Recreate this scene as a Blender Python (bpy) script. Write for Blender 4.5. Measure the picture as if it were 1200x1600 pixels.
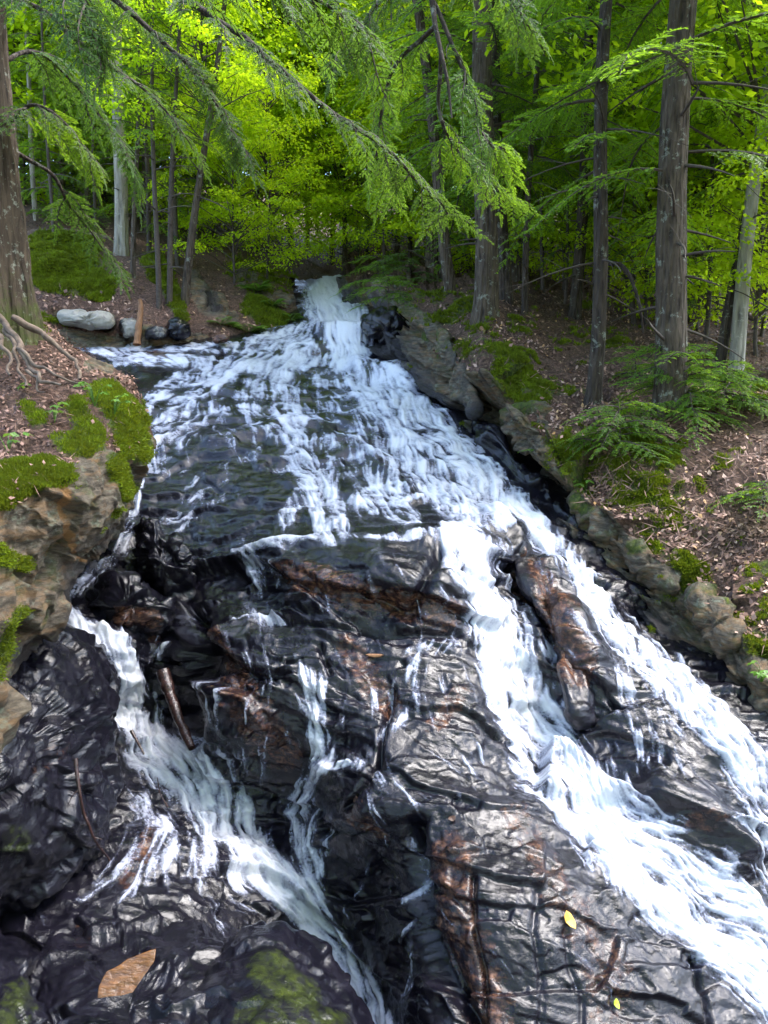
import bpy, math, random
import numpy as np
from mathutils import Vector, Matrix
R = math.radians
sc = bpy.context.scene
for o in list(bpy.data.objects): bpy.data.objects.remove(o)

# ---------------------------------------------------------------- camera
PITCH = -8.0
cam_d = bpy.data.cameras.new('camera'); cam = bpy.data.objects.new('camera', cam_d)
sc.collection.objects.link(cam); sc.camera = cam
cam_d.sensor_fit = 'VERTICAL'; cam_d.sensor_height = 36; cam_d.lens = 27.0
cam_d.clip_start = 0.05; cam_d.clip_end = 2000
cam.location = (0, 0, 0); cam.rotation_euler = (R(90 + PITCH), 0, 0)

# ---------------------------------------------------------------- world, sun, exposure
SUN_EL, SUN_AZ = 60.0, 82.0       # azimuth from +Y (upstream) towards +X
w = bpy.data.worlds.new('World'); sc.world = w; w.use_nodes = True
nt = w.node_tree; bg = nt.nodes['Background']
sky = nt.nodes.new('ShaderNodeTexSky'); sky.sky_type = 'NISHITA'; sky.sun_disc = False
sky.sun_elevation = R(SUN_EL); sky.sun_rotation = R(SUN_AZ); sky.air_density = 1.0; sky.dust_density = 2.0
nt.links.new(sky.outputs[0], bg.inputs[0]); bg.inputs[1].default_value = 0.15
sd = bpy.data.lights.new('sun', 'SUN'); sd.energy = .9; sd.angle = R(20); sd.color = (1, .975, .96)
sun = bpy.data.objects.new('sun', sd); sc.collection.objects.link(sun)
a = R(SUN_AZ); e = R(SUN_EL)
sdir = Vector((math.sin(a) * math.cos(e), math.cos(a) * math.cos(e), math.sin(e)))
sun.rotation_euler = sdir.to_track_quat('Z', 'Y').to_euler()
sc.view_settings.view_transform = 'Standard'; sc.view_settings.look = 'None'
sc.view_settings.exposure = 2.9; sc.view_settings.gamma = 1
sc.render.engine = 'CYCLES'
sc.cycles.max_bounces = 8; sc.cycles.transparent_max_bounces = 16

# ---------------------------------------------------------------- helpers
F32 = np.float32
cp, sp_ = math.cos(R(PITCH)), math.sin(R(PITCH))
KD = .68                                # far distances drawn in: the slab is steep
def P(px, py, d):
    """point seen at photo position (px, py) and standing d metres in front"""
    X = (np.asarray(px, float) - 600) / 1200; Y = (800 - np.asarray(py, float)) / 1200; d = np.asarray(d, float); d = np.where(d > 7, 7 + (d - 7) * KD, d)
    return np.stack([X * d, (cp - Y * sp_) * d, (Y * cp + sp_) * d], -1)
def proj(p):
    d = p[..., 1] * cp + p[..., 2] * sp_; Y = -p[..., 1] * sp_ + p[..., 2] * cp
    return 600 + 1200 * p[..., 0] / d, 800 - 1200 * Y / d, d

def hsh(ix, iy, iz, seed):
    with np.errstate(over='ignore'):
        n = ix.astype(np.uint32) * np.uint32(374761393) + iy.astype(np.uint32) * np.uint32(668265263) + iz.astype(np.uint32) * np.uint32(2246822519) + np.uint32((seed * 974634777 + 1013) % 4294967296)
        n = (n ^ (n >> np.uint32(13))) * np.uint32(1274126177)
        n = (n ^ (n >> np.uint32(15))) * np.uint32(2246822519)
        n = n ^ (n >> np.uint32(16))
    return n.astype(F32) / F32(4294967296.0)
def vn(p, seed=0):
    """value noise, -1..1"""
    i = np.floor(p); f = (p - i).astype(F32); i = i.astype(np.int64); f = f * f * f * (f * (f * 6 - 15) + 10)
    r = 0
    for a in (0, 1):
        wx = f[..., 0] if a else 1 - f[..., 0]
        for b in (0, 1):
            wy = f[..., 1] if b else 1 - f[..., 1]
            for c in (0, 1):
                wz = f[..., 2] if c else 1 - f[..., 2]
                r = r + wx * wy * wz * hsh(i[..., 0] + a, i[..., 1] + b, i[..., 2] + c, seed)
    return r * 2 - 1
def fbm(p, freq, octs=4, seed=0, gain=.5):
    r = 0; a = 1; s = 0
    for k in range(octs):
        r = r + a * vn(p * freq + 17.3 * k, seed + k); s += a; a *= gain; freq *= 2.03
    return r / s
def cells(p, seed=0, tilt=1.0):
    """angular facets: every cell a tilted flat face; also returns the gap to the next cell"""
    i = np.floor(p).astype(np.int64); best = np.full(p.shape[:-1], 1e9, F32); sec = best.copy(); val = np.zeros_like(best)
    for a in (-1, 0, 1):
        for b in (-1, 0, 1):
            for c in (-1, 0, 1):
                x, y, z = i[..., 0] + a, i[..., 1] + b, i[..., 2] + c
                h = hsh(x, y, z, seed); h2 = hsh(x, y, z, seed + 1); h3 = hsh(x, y, z, seed + 2)
                dx = p[..., 0] - x - h; dy = p[..., 1] - y - h2; dz = p[..., 2] - z - h3
                d = dx * dx + dy * dy + dz * dz
                v = (h3 * 2 - 1) * .6 + tilt * ((h2 * 2 - 1) * dx + (h * 2 - 1) * dy + ((h * 7.3) % 1 * 2 - 1) * dz)
                nb = d < best
                sec = np.where(nb, best, np.minimum(sec, d)); val = np.where(nb, v, val); best = np.where(nb, d, best)
    return val, np.sqrt(sec) - np.sqrt(best)
def sstep(a, b, x):
    t = np.clip((x - a) / (b - a), 0, 1); return t * t * (3 - 2 * t)
def tps(pts, smooth=1e-3):
    """smooth surface through (px, py, depth) points"""
    pts = np.array(pts, float); X = pts[:, :2] / 400.; v = 1 / pts[:, 2]; n = len(X)
    def U(r2): return .5 * r2 * np.log(r2 + 1e-12)
    K = U(((X[:, None] - X[None]) ** 2).sum(-1)) + smooth * np.eye(n)
    Pm = np.c_[np.ones(n), X]; A = np.block([[K, Pm], [Pm.T, np.zeros((3, 3))]])
    s = np.linalg.solve(A, np.r_[v, 0, 0, 0])
    def f(px, py):
        px = np.asarray(px, float) / 400.; py = np.asarray(py, float) / 400.
        r = s[n] + s[n + 1] * px + s[n + 2] * py
        for k in range(n): r = r + s[k] * U((px - X[k, 0]) ** 2 + (py - X[k, 1]) ** 2)
        return 1 / np.clip(r, 1 / 90., 1 / 1.5)
    return f
def seg_dist(px, py, a, b):
    dx, dy = b[0] - a[0], b[1] - a[1]; L = dx * dx + dy * dy + 1e-9
    t = np.clip(((px - a[0]) * dx + (py - a[1]) * dy) / L, 0, 1)
    return np.hypot(px - a[0] - t * dx, py - a[1] - t * dy), t
def paint(px, py, strokes):
    """largest value of strokes [(intensity, [(x, y, width), ...])], soft edged"""
    r = np.zeros(np.shape(px), F32)
    for inten, pl in strokes:
        if len(pl) == 1: pl = pl * 2
        for a, b in zip(pl[:-1], pl[1:]):
            d, t = seg_dist(px, py, a, b); wd = a[2] + (b[2] - a[2]) * t
            r = np.maximum(r, inten * (1 - sstep(.35, 1.25, d / wd)))
    return r
def side(px, py, pl):
    """signed distance to a polyline running left to right: positive above it"""
    best = np.full(np.shape(px), 1e9); sg = np.ones(np.shape(px))
    for a, b in zip(pl[:-1], pl[1:]):
        d, t = seg_dist(px, py, a, b); cr = (b[0] - a[0]) * (py - a[1]) - (b[1] - a[1]) * (px - a[0])
        m = d < best; best = np.where(m, d, best); sg = np.where(m, np.sign(-cr), sg)
    return best * sg

C = sc.collection
def mk(name, V, Fc, mats, parent=None, origin=None, attrs=None, fattrs=None, smooth=False, midx=None):
    """one mesh object from arrays. Fc: (n, 3|4) array or list of such arrays"""
    V = np.asarray(V, F32).reshape(-1, 3)
    if origin is not None: V = V - np.asarray(origin, F32)
    Fl = Fc if isinstance(Fc, list) else [Fc]
    me = bpy.data.meshes.new(name); me.vertices.add(len(V)); me.vertices.foreach_set('co', V.ravel())
    tot = sum(f.size for f in Fl); npol = sum(len(f) for f in Fl)
    me.loops.add(tot); me.loops.foreach_set('vertex_index', np.concatenate([f.ravel() for f in Fl]).astype(np.int32))
    me.polygons.add(npol); sizes = np.concatenate([np.full(len(f), f.shape[1]) for f in Fl])
    me.polygons.foreach_set('loop_start', (np.cumsum(sizes) - sizes).astype(np.int32))
    if midx is not None: me.polygons.foreach_set('material_index', np.asarray(midx, np.int32))
    me.update(calc_edges=True)
    me.polygons.foreach_set('use_smooth', np.full(npol, smooth))
    for k, v in (attrs or {}).items():
        at = me.attributes.new(k, 'FLOAT', 'POINT'); at.data.foreach_set('value', np.asarray(v, F32).ravel())
    for k, v in (fattrs or {}).items():
        at = me.attributes.new(k, 'FLOAT', 'FACE'); at.data.foreach_set('value', np.asarray(v, F32).ravel())
    for m in (mats if isinstance(mats, (list, tuple)) else [mats]): me.materials.append(m)
    me.validate()
    o = bpy.data.objects.new(name, me); C.objects.link(o)
    if parent is not None: o.parent = parent
    elif origin is not None: o.location = Vector(tuple(float(v) for v in origin))
    return o
def tag(o, label, cat, group=None, kind=None):
    if label: o['label'] = label
    if cat: o['category'] = cat
    if group: o['group'] = group
    if kind: o['kind'] = kind
    return o
def struct(o): o['kind'] = 'structure'; return o
def thing(name, label, cat, loc, group=None):
    o = bpy.data.objects.new(name, None); C.objects.link(o); o.empty_display_size = .2
    o.location = Vector(tuple(float(v) for v in loc)); return tag(o, label, cat, group)
def gridfaces(ny, nx, mask=None):
    i = np.arange(ny * nx).reshape(ny, nx)
    f = np.stack([i[:-1, :-1], i[1:, :-1], i[1:, 1:], i[:-1, 1:]], -1).reshape(-1, 4)
    if mask is not None:
        m = mask.ravel(); f = f[m[f].all(1)]
    return f
def compact(V, f, attrs):
    used = np.unique(f); rm = np.full(len(V), -1, np.int64); rm[used] = np.arange(len(used))
    return V[used], rm[f], {k: v.ravel()[used] for k, v in attrs.items()}
def gnormals(G):
    du = np.gradient(G, axis=1); dv = np.gradient(G, axis=0); n = np.cross(dv, du)
    n /= np.linalg.norm(n, axis=-1, keepdims=True) + 1e-12
    flip = np.sign((n * G).sum(-1, keepdims=True)); return -n * flip      # towards the viewer side
def tube(pts, rad, sides=8, cap=True):
    pts = np.asarray(pts, float); n = len(pts); rad = np.broadcast_to(np.asarray(rad, float), (n,))
    t = np.gradient(pts, axis=0); t /= np.linalg.norm(t, axis=1, keepdims=True) + 1e-9
    ref = np.array([0, 0, 1.]) if abs(t[0, 2]) < .8 else np.array([1., 0, 0])
    u = np.cross(t, ref); u /= np.linalg.norm(u, axis=1, keepdims=True) + 1e-9; v = np.cross(t, u)
    a = np.linspace(0, 2 * np.pi, sides, endpoint=False)
    V = pts[:, None] + rad[:, None, None] * (np.cos(a)[None, :, None] * u[:, None] + np.sin(a)[None, :, None] * v[:, None])
    V = V.reshape(-1, 3); i = np.arange(n * sides).reshape(n, sides); j = np.roll(i, -1, 1)
    f = np.stack([i[:-1], j[:-1], j[1:], i[1:]], -1).reshape(-1, 4)
    return V, f
def merge(parts):
    V = []; Fq = []; o = 0
    for v, f in parts: V.append(v); Fq.append(f + o); o += len(v)
    return np.concatenate(V), np.concatenate(Fq)
def spline(pl, n):
    pl = np.asarray(pl, float); k = len(pl); t = np.linspace(0, k - 1, n); i = np.clip(t.astype(int), 0, k - 2); f = (t - i)[:, None]
    p0 = pl[np.clip(i - 1, 0, k - 1)]; p1 = pl[i]; p2 = pl[i + 1]; p3 = pl[np.clip(i + 2, 0, k - 1)]
    return .5 * (2 * p1 + (p2 - p0) * f + (2 * p0 - 5 * p1 + 4 * p2 - p3) * f ** 2 + (3 * p1 - p0 - 3 * p2 + p3) * f ** 3)

# ---------------------------------------------------------------- materials
class N:
    def __init__(s, name):
        s.m = bpy.data.materials.new(name); s.m.use_nodes = True; s.t = s.m.node_tree; s.t.nodes.clear()
        s.out = s.t.nodes.new('ShaderNodeOutputMaterial')
    def n(s, typ, **kw):
        nd = s.t.nodes.new('ShaderNode' + typ)
        for k, v in kw.items(): setattr(nd, k, v)
        return nd
    def l(s, a, b): s.t.links.new(a, b)
    def set(s, sock, v):
        if isinstance(v, bpy.types.NodeSocket): s.l(v, sock)
        elif isinstance(v, (tuple, list)) and len(v) == 3 and sock.type == 'RGBA': sock.default_value = (*v, 1)
        else: sock.default_value = v
    def coord(s, scale=(1, 1, 1), rot=(0, 0, 0), kind='Object'):
        tc = s.n('TexCoord'); mp = s.n('Mapping'); s.l(tc.outputs[kind], mp.inputs[0])
        mp.inputs['Scale'].default_value = scale; mp.inputs['Rotation'].default_value = rot; return mp.outputs[0]
    def noise(s, vec, scale, detail=5, rough=.55, dist=0):
        n = s.n('TexNoise'); s.l(vec, n.inputs['Vector']); n.inputs['Scale'].default_value = scale
        n.inputs['Detail'].default_value = detail; n.inputs['Roughness'].default_value = rough; n.inputs['Distortion'].default_value = dist
        return n.outputs['Fac']
    def voro(s, vec, scale, feature='F1', out='Distance'):
        n = s.n('TexVoronoi', feature=feature); s.l(vec, n.inputs['Vector']); n.inputs['Scale'].default_value = scale; return n.outputs[out]
    def ramp(s, fac, stops, interp='LINEAR'):
        r = s.n('ValToRGB'); r.color_ramp.interpolation = interp; el = r.color_ramp.elements
        while len(el) < len(stops): el.new(.5)
        for e_, (p, c) in zip(el, stops): e_.position = p; e_.color = (*c, 1) if len(c) == 3 else c
        s.set(r.inputs[0], fac); return r.outputs[0]
    def mix(s, fac, a, b, blend='MIX'):
        m = s.n('Mix', data_type='RGBA', blend_type=blend); s.set(m.inputs[0], fac); s.set(m.inputs[6], a); s.set(m.inputs[7], b); return m.outputs[2]
    def math(s, op, a, b=0.0, clamp=False):
        m = s.n('Math', operation=op); m.use_clamp = clamp; s.set(m.inputs[0], a); s.set(m.inputs[1], b); return m.outputs[0]
    def mapr(s, v, a, b, c=0., d=1.):
        m = s.n('MapRange'); s.set(m.inputs[0], v)
        for k, x in zip((1, 2, 3, 4), (a, b, c, d)): m.inputs[k].default_value = x
        return m.outputs[0]
    def attr(s, name):
        a = s.n('Attribute'); a.attribute_name = name; return a.outputs['Fac']
    def bump(s, h, strength=.5, dist=.02, normal=None):
        b = s.n('Bump'); s.set(b.inputs['Height'], h); b.inputs['Strength'].default_value = strength; b.inputs['Distance'].default_value = dist
        if normal: s.l(normal, b.inputs['Normal'])
        return b.outputs[0]
    def bsdf(s, col, rough=.8, normal=None, spec=.5, coat=0, out=True):
        b = s.n('BsdfPrincipled'); s.set(b.inputs['Base Color'], col); s.set(b.inputs['Roughness'], rough)
        b.inputs['Specular IOR Level'].default_value = spec
        s.set(b.inputs['Coat Weight'], coat); b.inputs['Coat Roughness'].default_value = .08
        if normal: s.l(normal, b.inputs['Normal'])
        if out: s.l(b.outputs[0], s.out.inputs[0])
        return b.outputs[0]

def m_wetrock(name='wet_slate'):
    s = N(name); v = s.coord(); vs = s.coord((1.1, 1.1, 1.9), (R(18), R(8), 0))
    big = s.noise(v, 1.3, 6, .6); st = s.noise(vs, 5, 8, .65, .4); fine = s.noise(v, 55, 4, .6)
    base = s.ramp(st, [(.25, (.002, .002, .004)), (.5, (.005, .0045, .008)), (.72, (.013, .012, .018)), (.9, (.05, .046, .06))])
    rn = s.math('ADD', s.math('MULTIPLY', s.attr('rust'), .9), s.math('MULTIPLY', s.math('SUBTRACT', s.noise(vs, 9, 6, .7), .5), 1.6))
    rust = s.ramp(s.noise(vs, 18, 7, .7), [(.3, (.012, .007, .008)), (.5, (.07, .03, .018)), (.7, (.24, .115, .06))])
    c = s.mix(s.mapr(rn, .35, .95, 0, .9), base, rust)
    ms = s.math('ADD', s.attr('moss'), s.math('MULTIPLY', s.math('SUBTRACT', s.noise(v, 14, 9, .8), .5), 2.2))
    c = s.mix(s.mapr(ms, .5, 1.15, 0, .8), c, s.mix(s.noise(v, 26, 6, .7), (.012, .022, .003), (.085, .11, .012)))
    pale = s.math('ADD', s.attr('pale'), s.math('MULTIPLY', s.math('SUBTRACT', s.noise(v, 5, 8, .7), .5), 1.4))
    c = s.mix(s.mapr(pale, .5, .8), c, s.mix(s.noise(v, 20), (.16, .145, .12), (.34, .33, .29)))
    dry = s.attr('pale')
    b1 = s.bump(s.noise(vs, 11, 7, .62, .2), .6, .025); b2 = s.bump(s.noise(v, 70, 3, .6), .3, .005, b1)
    rg = s.math('ADD', s.mapr(s.noise(v, 3, 6, .6), .35, .65, .12, .3), s.math('MULTIPLY', dry, .5), True)
    s.bsdf(c, rg, b2, .34, s.mapr(dry, 0, .4, .1, 0)); return s.m
def m_ground(name='forest_floor'):
    s = N(name); v = s.coord(); a_m, a_r, a_w = s.attr('moss'), s.attr('rock'), s.attr('wet')
    lit = s.ramp(s.noise(v, 26, 6, .7), [(.3, (.022, .012, .008)), (.5, (.1, .054, .037)), (.66, (.22, .13, .09)), (.8, (.36, .24, .18))])
    mo = s.ramp(s.noise(v, 22, 6, .65), [(.3, (.018, .03, .004)), (.5, (.06, .09, .008)), (.7, (.16, .2, .012))])
    vs = s.coord((1.4, 1.4, 5), (R(30), R(-25), 0))
    rk = s.ramp(s.noise(vs, 6, 9, .68, .3), [(.25, (.018, .016, .014)), (.45, (.085, .068, .048)), (.62, (.2, .165, .12)), (.8, (.34, .30, .24))])
    lich = s.mapr(s.noise(v, 9, 8, .75), .55, .62)
    rk = s.mix(s.math('MULTIPLY', lich, .55), rk, (.25, .3, .22)); rk = s.mix(s.mapr(s.noise(v, 5, 7, .7), .52, .66, 0, .7), rk, (.07, .085, .015))
    och = s.mapr(s.noise(vs, 3.2, 7, .7), .5, .62); rk = s.mix(s.math('MULTIPLY', och, .5), rk, (.3, .16, .06))
    och2 = s.math('ADD', s.attr('ochre'), s.math('MULTIPLY', s.math('SUBTRACT', s.noise(vs, 9, 8, .75), .5), 1.8))
    rk = s.mix(s.mapr(och2, .6, 1.0, 0, .85), rk, s.mix(s.noise(v, 22), (.22, .08, .015), (.45, .26, .10)))
    dark = s.mix(s.noise(vs, 8, 8, .7), (.008, .008, .011), (.075, .068, .072)); rk = s.mix(a_w, rk, dark)
    rm = s.math('ADD', a_r, s.math('MULTIPLY', s.math('SUBTRACT', s.noise(v, 11, 5), .5), .5))
    c = s.mix(s.mapr(rm, .42, .58), lit, rk)
    mm = s.math('ADD', a_m, s.math('MULTIPLY', s.math('SUBTRACT', s.noise(v, 12, 7, .7), .5), 1.3))
    mf = s.mapr(mm, .36, .62); c = s.mix(mf, c, mo)
    b = s.bump(s.noise(v, 16, 10, .8), 1., .05); b = s.bump(s.noise(vs, 14, 9, .78), .8, .035, b)
    rg = s.math('SUBTRACT', .85, s.math('MULTIPLY', a_w, .62)); s.bsdf(c, rg, b, .4); return s.m
def m_water():
    s = N('white_water'); v = s.coord(kind='Object')
    f = s.attr('foam'); n1 = s.noise(v, 60, 4, .6); n2 = s.noise(v, 19, 4, .6)
    k = s.math('ADD', f, s.math('ADD', s.math('MULTIPLY', s.math('SUBTRACT', n1, .5), .45), s.math('MULTIPLY', s.math('SUBTRACT', n2, .5), .35)))
    al = s.ramp(k, [(.34, (0, 0, 0)), (.47, (.12, .12, .12)), (.6, (.55, .55, .55)), (.82, (1, 1, 1))])
    b = s.bump(k, .5, .03)
    col = s.mix(s.mapr(k, .45, 1.0), (.42, .46, .64), (.80, .82, .87))
    d = s.bsdf(col, .25, b, .5, 0, False); tl = s.n('BsdfTranslucent'); s.set(tl.inputs[0], (.8, .86, .95))
    m1 = s.n('MixShader'); m1.inputs[0].default_value = .3; s.l(d, m1.inputs[1]); s.l(tl.outputs[0], m1.inputs[2])
    film = s.n('BsdfTransparent')
    m2 = s.n('MixShader'); s.l(al, m2.inputs[0]); s.l(film.outputs[0], m2.inputs[1]); s.l(m1.outputs[0], m2.inputs[2])
    s.l(m2.outputs[0], s.out.inputs[0]); return s.m
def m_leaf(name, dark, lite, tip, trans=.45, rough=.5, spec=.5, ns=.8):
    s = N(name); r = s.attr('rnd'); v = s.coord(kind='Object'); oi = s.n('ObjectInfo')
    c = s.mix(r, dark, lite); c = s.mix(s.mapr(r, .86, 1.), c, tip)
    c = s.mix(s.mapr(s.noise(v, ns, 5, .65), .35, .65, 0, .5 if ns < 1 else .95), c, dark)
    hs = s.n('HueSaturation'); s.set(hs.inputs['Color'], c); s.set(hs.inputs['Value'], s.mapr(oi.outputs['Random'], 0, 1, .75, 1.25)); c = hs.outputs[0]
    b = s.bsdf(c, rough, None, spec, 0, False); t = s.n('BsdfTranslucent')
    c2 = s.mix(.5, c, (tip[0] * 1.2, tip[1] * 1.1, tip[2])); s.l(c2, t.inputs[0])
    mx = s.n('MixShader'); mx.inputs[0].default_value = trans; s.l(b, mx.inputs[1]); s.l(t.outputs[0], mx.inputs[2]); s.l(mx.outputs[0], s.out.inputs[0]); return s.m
def m_bark(name, dark, lite, vs=7, moss=0.0, lich=(.3, .33, .27)):
    s = N(name); v = s.coord((1, 1, .16)); v2 = s.coord()
    n = s.noise(v, vs * 3, 8, .7, .3); vo = s.voro(v, vs * 3.2)
    c = s.ramp(n, [(.3, dark), (.7, lite)]); c = s.mix(s.mapr(vo, .05, .35, .75, 0), c, tuple(x * .3 for x in dark))
    c = s.mix(s.mapr(s.noise(v2, 7 if not moss else 16, 7, .75), .57, .62 , 0, .6), c, lich)
    if moss:
        g = s.math('ADD', s.noise(v2, 9, 7, .75), s.math('MULTIPLY', s.attr('low'), .38)); c = s.mix(s.mapr(g, .72, .95, 0, .8), c, (.06, .085, .012))
    b = s.bump(vo, 1., .05); b = s.bump(n, .9, .03, b); s.bsdf(c, .85, b, .25); return s.m
def m_plain(name, c1, c2, scale=20, rough=.7, spec=.4, bump=.3, stretch=(1, 1, 1)):
    s = N(name); v = s.coord(stretch); n = s.noise(v, scale, 6, .65); b = s.bump(n, bump, .01)
    s.bsdf(s.ramp(n, [(.3, c1), (.7, c2)]), rough, b, spec); return s.m
def m_litter():
    s = N('dead_leaves'); r = s.attr('rnd')
    c = s.ramp(r, [(0, (.05, .025, .016)), (.35, (.15, .08, .055)), (.65, (.3, .17, .125)), (.88, (.45, .3, .23)), (1, (.5, .28, .1))])
    s.bsdf(c, .6, None, .4); return s.m
M = dict(rock=m_wetrock(), ground=m_ground(), water=m_water(),
    hem=m_leaf('hemlock_needles', (.045, .11, .014), (.13, .28, .022), (.32, .55, .02), .55, .45, .4),
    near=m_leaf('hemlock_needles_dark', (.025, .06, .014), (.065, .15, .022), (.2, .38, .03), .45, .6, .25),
    mapl=m_leaf('maple_leaves', (.24, .40, .006), (.42, .62, .01), (.6, .78, .02), .68, .5, .3),
    herb=m_leaf('herb_leaves', (.05, .13, .012), (.13, .28, .03), (.28, .45, .05), .4, .45, .5),
    mossb=m_leaf('moss_fuzz', (.06, .08, .008), (.2, .3, .01), (.36, .46, .015), .3, .8, .2, 5.),
    bark=m_bark('hemlock_bark', (.03, .022, .016), (.13, .10, .072)),
    barkm=m_bark('old_hemlock_bark', (.028, .02, .014), (.12, .09, .062), 5, 1.0),
    barkd=m_bark('dark_bark', (.022, .017, .014), (.085, .065, .05)),
    birch=m_bark('pale_bark', (.16, .14, .11), (.42, .39, .33), 4, 0, (.5, .48, .42)),
    twig=m_plain('twig_bark', (.03, .022, .017), (.09, .07, .055), 30, .8),
    litter=m_litter(), wood=m_plain('weathered_wood', (.10, .045, .02), (.30, .16, .08), 10, .7, .3, .4, (6, 6, .6)),
    wetwood=m_plain('wet_dark_wood', (.010, .006, .006), (.05, .022, .018), 18, .2, .6, .6, (3, 3, .5)),
    root=m_plain('root_bark', (.05, .035, .025), (.22, .16, .12), 14, .8, .3, .5),
    slab=m_plain('ochre_stone', (.02, .008, .002), (.15, .058, .008), 14, .25, .5, .8, (1, 3, 3)),
    leafy=m_plain('yellow_leaf', (.5, .24, .02), (.75, .42, .05), 60, .4), leafg=m_plain('green_leaf', (.35, .5, .03), (.5, .62, .05), 60, .4))

# ---------------------------------------------------------------- rock bed of the falls
bed = tps([(-150,1700,3.6),(200,1700,3.5),(600,1700,4.2),(750,1700,3.7),(1350,1700,3.9),
 (-100,1600,4.0),(300,1600,4.1),(520,1600,4.9),(600,1600,4.7),(665,1600,4.1),(720,1600,3.95),(900,1600,3.9),(1000,1600,3.95),(1200,1600,4.2),(1350,1600,4.3),
 (0,1400,4.6),(300,1400,4.9),(470,1400,5.3),(540,1400,5.3),(630,1400,4.8),(680,1400,4.4),(900,1400,4.35),(1060,1400,4.6),(1200,1400,4.7),
 (0,1250,5.3),(200,1250,5.6),(400,1250,5.9),(470,1250,5.75),(540,1250,5.05),(700,1250,4.85),(900,1250,5.2),(1060,1250,5.0),(1200,1250,5.2),
 (200,1100,6.5),(280,1100,6.6),(320,1100,5.9),(440,1100,5.55),(600,1100,5.45),(750,1100,5.5),(850,1100,5.9),(960,1100,5.7),(1200,1100,5.8),
 (100,980,6.2),(190,1010,6.3),(265,980,6.8),(310,985,6.25),(420,985,6.1),(600,985,5.9),(700,985,5.95),(800,980,6.4),(900,980,6.2),(1000,980,6.8),(1200,980,7),
 (420,965,6.4),(600,970,6.05),(100,860,7.4),(100,920,6.6),(300,860,7.7),(450,862,6.75),(600,860,6.3),(700,860,6.4),(800,870,7.3),(1000,870,7.9),(1200,860,8.3),
 (450,840,7.2),(600,838,6.95),(690,835,7.05),(200,750,9.2),(400,750,8.9),(600,750,8.7),(750,750,9.2),(1000,750,10),(1200,750,10.5),
 (200,650,11.2),(400,650,11.0),(600,650,11.2),(800,650,12),(200,590,13.2),(400,590,13.3),(600,590,13.6),(800,580,14.5),
 (50,540,15),(300,550,15),(500,560,15.2),(570,562,14.9),(500,535,15.6),(560,525,15.7),(300,525,16.5),(500,513,16.3),(560,510,16.3),(480,480,19.5),
 (530,480,19),(600,480,19),(300,450,24),(530,447,22.5),(700,450,23),(530,435,26)], 2e-4)
ST = 1.7
gx = np.arange(-160, 1365, ST); gy = np.arange(432, 1700, ST)
PX, PY = np.meshgrid(gx, gy)
D = bed(PX, PY); G = P(PX, PY, D); Nn = gnormals(G)
# joints and bedding: facets stretched along the slope
def rot(p, rx, ry, rz): return p @ np.array(Matrix.Rotation(rx, 3, 'X') @ Matrix.Rotation(ry, 3, 'Y') @ Matrix.Rotation(rz, 3, 'Z')).T
def facets(p, s, amp, seed, ax=(1, 1, 1), warp=.25):
    q = p + warp * np.stack([fbm(p, 1.1 * s, 2, seed + 5), fbm(p, 1.1 * s, 2, seed + 6), fbm(p, 1.1 * s, 2, seed + 7)], -1) / s
    v, g = cells(q * np.array(ax) * s, seed); return amp * v, g
Q = rot(G, R(25), R(-14), 0)
f1, g1 = facets(Q, .9, .13, 11, (.6, .8, 2.2), .15); f2, g2 = facets(Q, 2.8, .05, 21, (.7, .9, 2.4), .2); f3, g3 = facets(Q, 8, .014, 31, (.7, .9, 1.6), .5)
up = sstep(900, 830, PY)                      # the smooth sheet above the ledge
far = sstep(7, 13, D); dis = (f1 * (1 - .6 * up) + f2 * (1 - .6 * up) + f3 * (1 - .5 * up) + .016 * (1 - .3 * up) * fbm(G, 5, 3, 41) + .004 * fbm(G, 24, 3, 45)) * (1 - .45 * far)
sv = G @ np.array([.12, .9, .42]) * 1.25 + 1.5 * fbm(G, .6, 3, 48) + .5 * fbm(G, 2.2, 3, 49); fr_ = sv - np.floor(sv)
stair = fr_ - sstep(.80, .97, fr_); riser = sstep(.72, .82, fr_) * sstep(1.0, .92, fr_) * up * sstep(-.25, .25, fbm(G, 1.3, 2, 50))
dis = dis - .06 * (stair - .4) * up * (PY > 560)

def soften(A, n, wrap=False):
    for _ in range(n):
        B = A.copy(); B[1:-1] = (A[:-2] + 2 * A[1:-1] + A[2:]) / 4
        A = (np.roll(B, 1, 1) + 2 * B + np.roll(B, -1, 1)) / 4 if wrap else np.concatenate([B[:, :1], (B[:, :-2] + 2 * B[:, 1:-1] + B[:, 2:]) / 4, B[:, -1:]], 1)
    return A
def crinkle(q, n, seed):
    q = q + .12 * np.stack([vn(q * 2.5, seed), vn(q * 2.5, seed + 1), vn(q * 2.5, seed + 2)], -1)
    return sum(a_ * (1 - 2 * np.abs(vn(q * np.array(k_), seed + 3 + i_))) for i_, (a_, k_) in enumerate([(.020, (2.2, 4.5, 7.)), (.014, (5., 9., 14.)), (.007, (12., 19., 27.))][:n])) * (.45 + .8 * np.clip(vn(q * 1.3, seed + 9) + .3, 0, 1))
dis = soften(dis, 2) + soften(crinkle(Q, 3, 501) * (1 - .35 * up), 1)
def line_groove(pl, wd, amp):
    r = np.zeros(PX.shape, F32)
    for a_, b_ in zip(pl[:-1], pl[1:]): r = np.maximum(r, np.exp(-(seg_dist(PX, PY, a_, b_)[0] / wd) ** 2))
    return amp * r
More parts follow.
